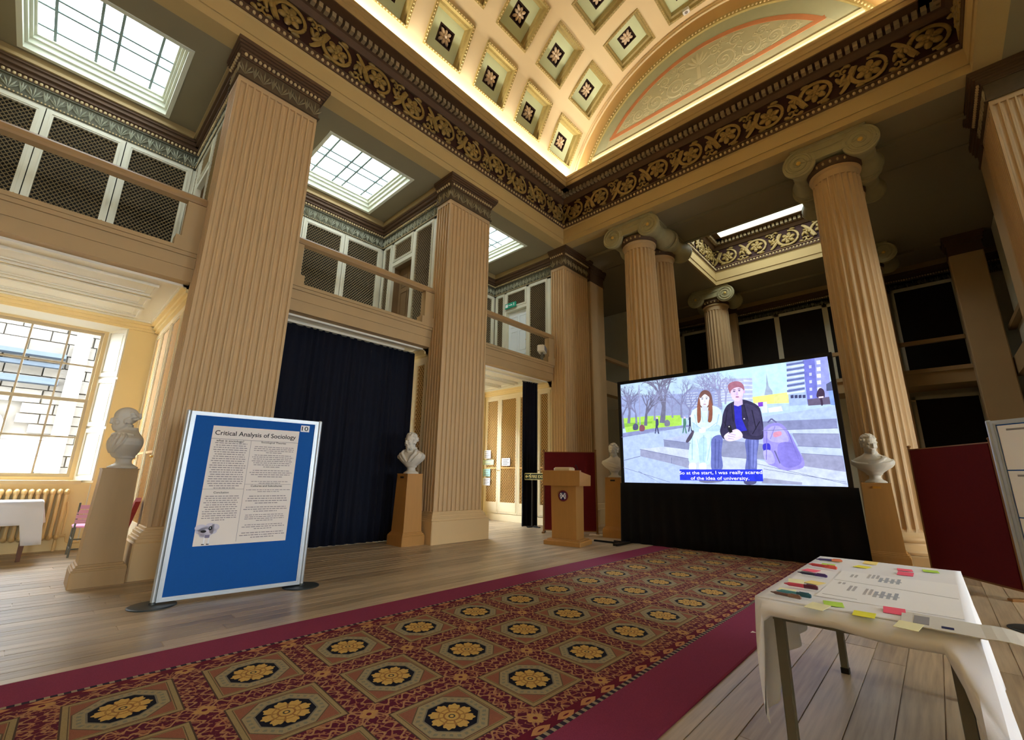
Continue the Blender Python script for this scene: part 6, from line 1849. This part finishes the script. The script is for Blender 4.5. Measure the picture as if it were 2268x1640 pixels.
# ================================================================== WINDOW BAY FURNITURE
t = thing('bay_table', (-2.42, -8.72, 0), 0, 'brown wooden table in the bright window bay', 'table')
MB().bevbox((-0.34, -0.75, 0.66), (0.34, 0.44, 0.695), 0.005).build('tabletop', BROWNW, t)
MB().frame('z', 0.55, 0.66, -0.30, -0.70, 0.31, 0.40, 0.03).build('apron', BROWNW, t)
for x in (-0.28, 0.285):
    for y in (-0.68, 0.37):
        MB().add([(x-0.02, y-0.02, 0), (x+0.02, y-0.02, 0), (x+0.02, y+0.02, 0), (x-0.02, y+0.02, 0), (x-0.03, y-0.03, 0.66), (x+0.03, y-0.03, 0.66), (x+0.03, y+0.03, 0.66), (x-0.03, y+0.03, 0.66)], [(0, 3, 2, 1), (4, 5, 6, 7), (0, 1, 5, 4), (1, 2, 6, 5), (2, 3, 7, 6), (3, 0, 4, 7)]).build('leg', BROWNW, t)
t = thing('bay_tablecloth', (-2.42, -8.72, 0), 0, 'white cloth draped over the table in the window bay', 'tablecloth')
mb = MB(); zt = 0.70; x0, x1, y0, y1 = -0.36, 0.36, -0.77, 0.46
mb.add([(x0, y0, zt), (x1, y0, zt), (x1, y1, zt), (x0, y1, zt)], [(0, 1, 2, 3)])
rim = []
for i in range(24): rim.append((x1, y0+(y1-y0)*i/24, 1, 0))
for i in range(14): rim.append((x1-(x1-x0)*i/14, y1, 0, 1))
for i in range(24): rim.append((x0, y1-(y1-y0)*i/24, -1, 0))
for i in range(14): rim.append((x0+(x1-x0)*i/14, y0, 0, -1))
n = len(rim); SV = []; SF = []
for k in range(6):
    w = k/5
    for i, (x, y, ax, ay) in enumerate(rim):
        dr = 0.27+ (0.24 if (ax == 1 and y > y1-0.12) or (ay == 1 and x > x1-0.16) else 0.0)
        fo = 0.014*math.sin(i*1.1)*w
        SV.append((x+ax*(0.012+fo), y+ay*(0.012+fo+0.05*w), zt-dr*w))
for k in range(5):
    for i in range(n): j = (i+1) % n; SF.append((k*n+i, k*n+j, (k+1)*n+j, (k+1)*n+i))
mb.add(SV, SF); o = mb.build('cloth', CLOTH, t, smooth=True, fix=False); md = o.modifiers.new('thick', 'SOLIDIFY'); md.thickness = 0.003; md.offset = 1
# column radiator under the window
t = thing('radiator', (-2.912, -8.78, 0), 0, 'cream cast-iron column radiator under the left window', 'radiator')
def rad_sec():
    mb = MB()
    for x in (-0.05, 0.05):
        mb.tube([(x, 0, 0.20), (x, 0, 0.76)], 0.021, 8)
    mb.ell((0, 0, 0.79), (0.085, 0.034, 0.048), 10, 7); mb.ell((0, 0, 0.19), (0.085, 0.034, 0.045), 10, 7)
    return mb.mesh('section', RADC, smooth=True)
RS = rad_sec()
for i in range(22): link('section', RS, t, (0, -0.72+0.07*i, 0))
for i in (0, 21): MB().tube([(0, -0.72+0.07*i, 0.0), (0, -0.72+0.07*i, 0.18)], 0.02, 8).build('foot', RADC, t)
MB().tube([(0, 0.75, 0.19), (0, 0.84, 0.19), (0.02, 0.86, 0.12), (0.02, 0.90, 0.10), (0.02, 1.0, 0.10)], 0.014, 8).build('pipe', RADC, t)
MB().tube([(0.03, 0.78, 0.66), (0.03, 0.80, 0.5), (0.03, 0.80, 0.22), (0.03, 0.84, 0.22)], 0.012, 8).build('valve_pipe', RADC, t)
# pink slatted chair and red chair
t = thing('pink_chair', (-2.28, -7.735, 0), PI/2, 'pink slatted chair with grey tube frame behind the left pedestal', 'chair')
for i in range(4):
    m = MB(); z = 0.42+0.06*i
    V = [(-0.19+0.38*k/8, -0.17-0.035*math.cos(PI*(k/8-0.5)), z) for k in range(9)]
    for k in range(8):
        a, b = V[k], V[k+1]
        m.add([a, b, (b[0], b[1]-0.012, b[2]), (a[0], a[1]-0.012, a[2]), (a[0], a[1], z+0.05), (b[0], b[1], z+0.05), (b[0], b[1]-0.012, z+0.05), (a[0], a[1]-0.012, z+0.05)], [(0, 1, 2, 3), (4, 5, 6, 7), (0, 1, 5, 4), (1, 2, 6, 5), (2, 3, 7, 6), (3, 0, 4, 7)])
    m.build('back_slat', PINK, t)
MB().bevbox((-0.19, -0.15, 0.36), (0.19, 0.22, 0.385), 0.01).build('seat', PINK, t)
for x in (-0.18, 0.18):
    for y0_, y1_ in ((-0.17, -0.13), (0.18, 0.22)):
        MB().tube([(x, y0_, 0.0), (x*0.95, y1_-0.02, 0.37)], 0.011, 8).build('leg', GREYM, t)
    MB().tube([(x, -0.16, 0.1), (x, 0.19, 0.1)], 0.008, 8).build('side_rail', GREYM, t)
    MB().tube([(x, -0.15, 0.22), (x, 0.19, 0.22)], 0.008, 8).build('side_rail', GREYM, t)
    MB().tube([(x, -0.15, 0.36), (x, -0.19, 0.68)], 0.011, 8).build('back_post', GREYM, t)
for z in (0.1, 0.22):
    MB().tube([(-0.18, -0.16, z), (0.18, -0.16, z)], 0.008, 8).build('cross_rail', GREYM, t)
t = thing('red_chair', (-1.0, -7.71, 0), 3.05, 'red upholstered chair half hidden behind the left pedestal', 'chair')
t.scale = (0.84, 0.84, 1.0)
bk = [(-0.22, 0.44), (0.22, 0.44), (0.24, 0.62), (0.17, 0.74), (0.0, 0.78), (-0.17, 0.74), (-0.24, 0.62)]
m = MB().prism(bk, 'y', -0.03, 0.03); m.v = [(a, b-(c-0.44)*0.25-0.2, c) for a, b, c in m.v]; m.build('backrest', REDV, t)
MB().bevbox((-0.23, -0.22, 0.38), (0.23, 0.22, 0.46), 0.03).build('seat', REDV, t)
for x in (-0.19, 0.19):
    for y in (-0.18, 0.18): MB().box((x-0.018, y-0.018, 0), (x+0.018, y+0.018, 0.39)).build('leg', BROWNW, t)
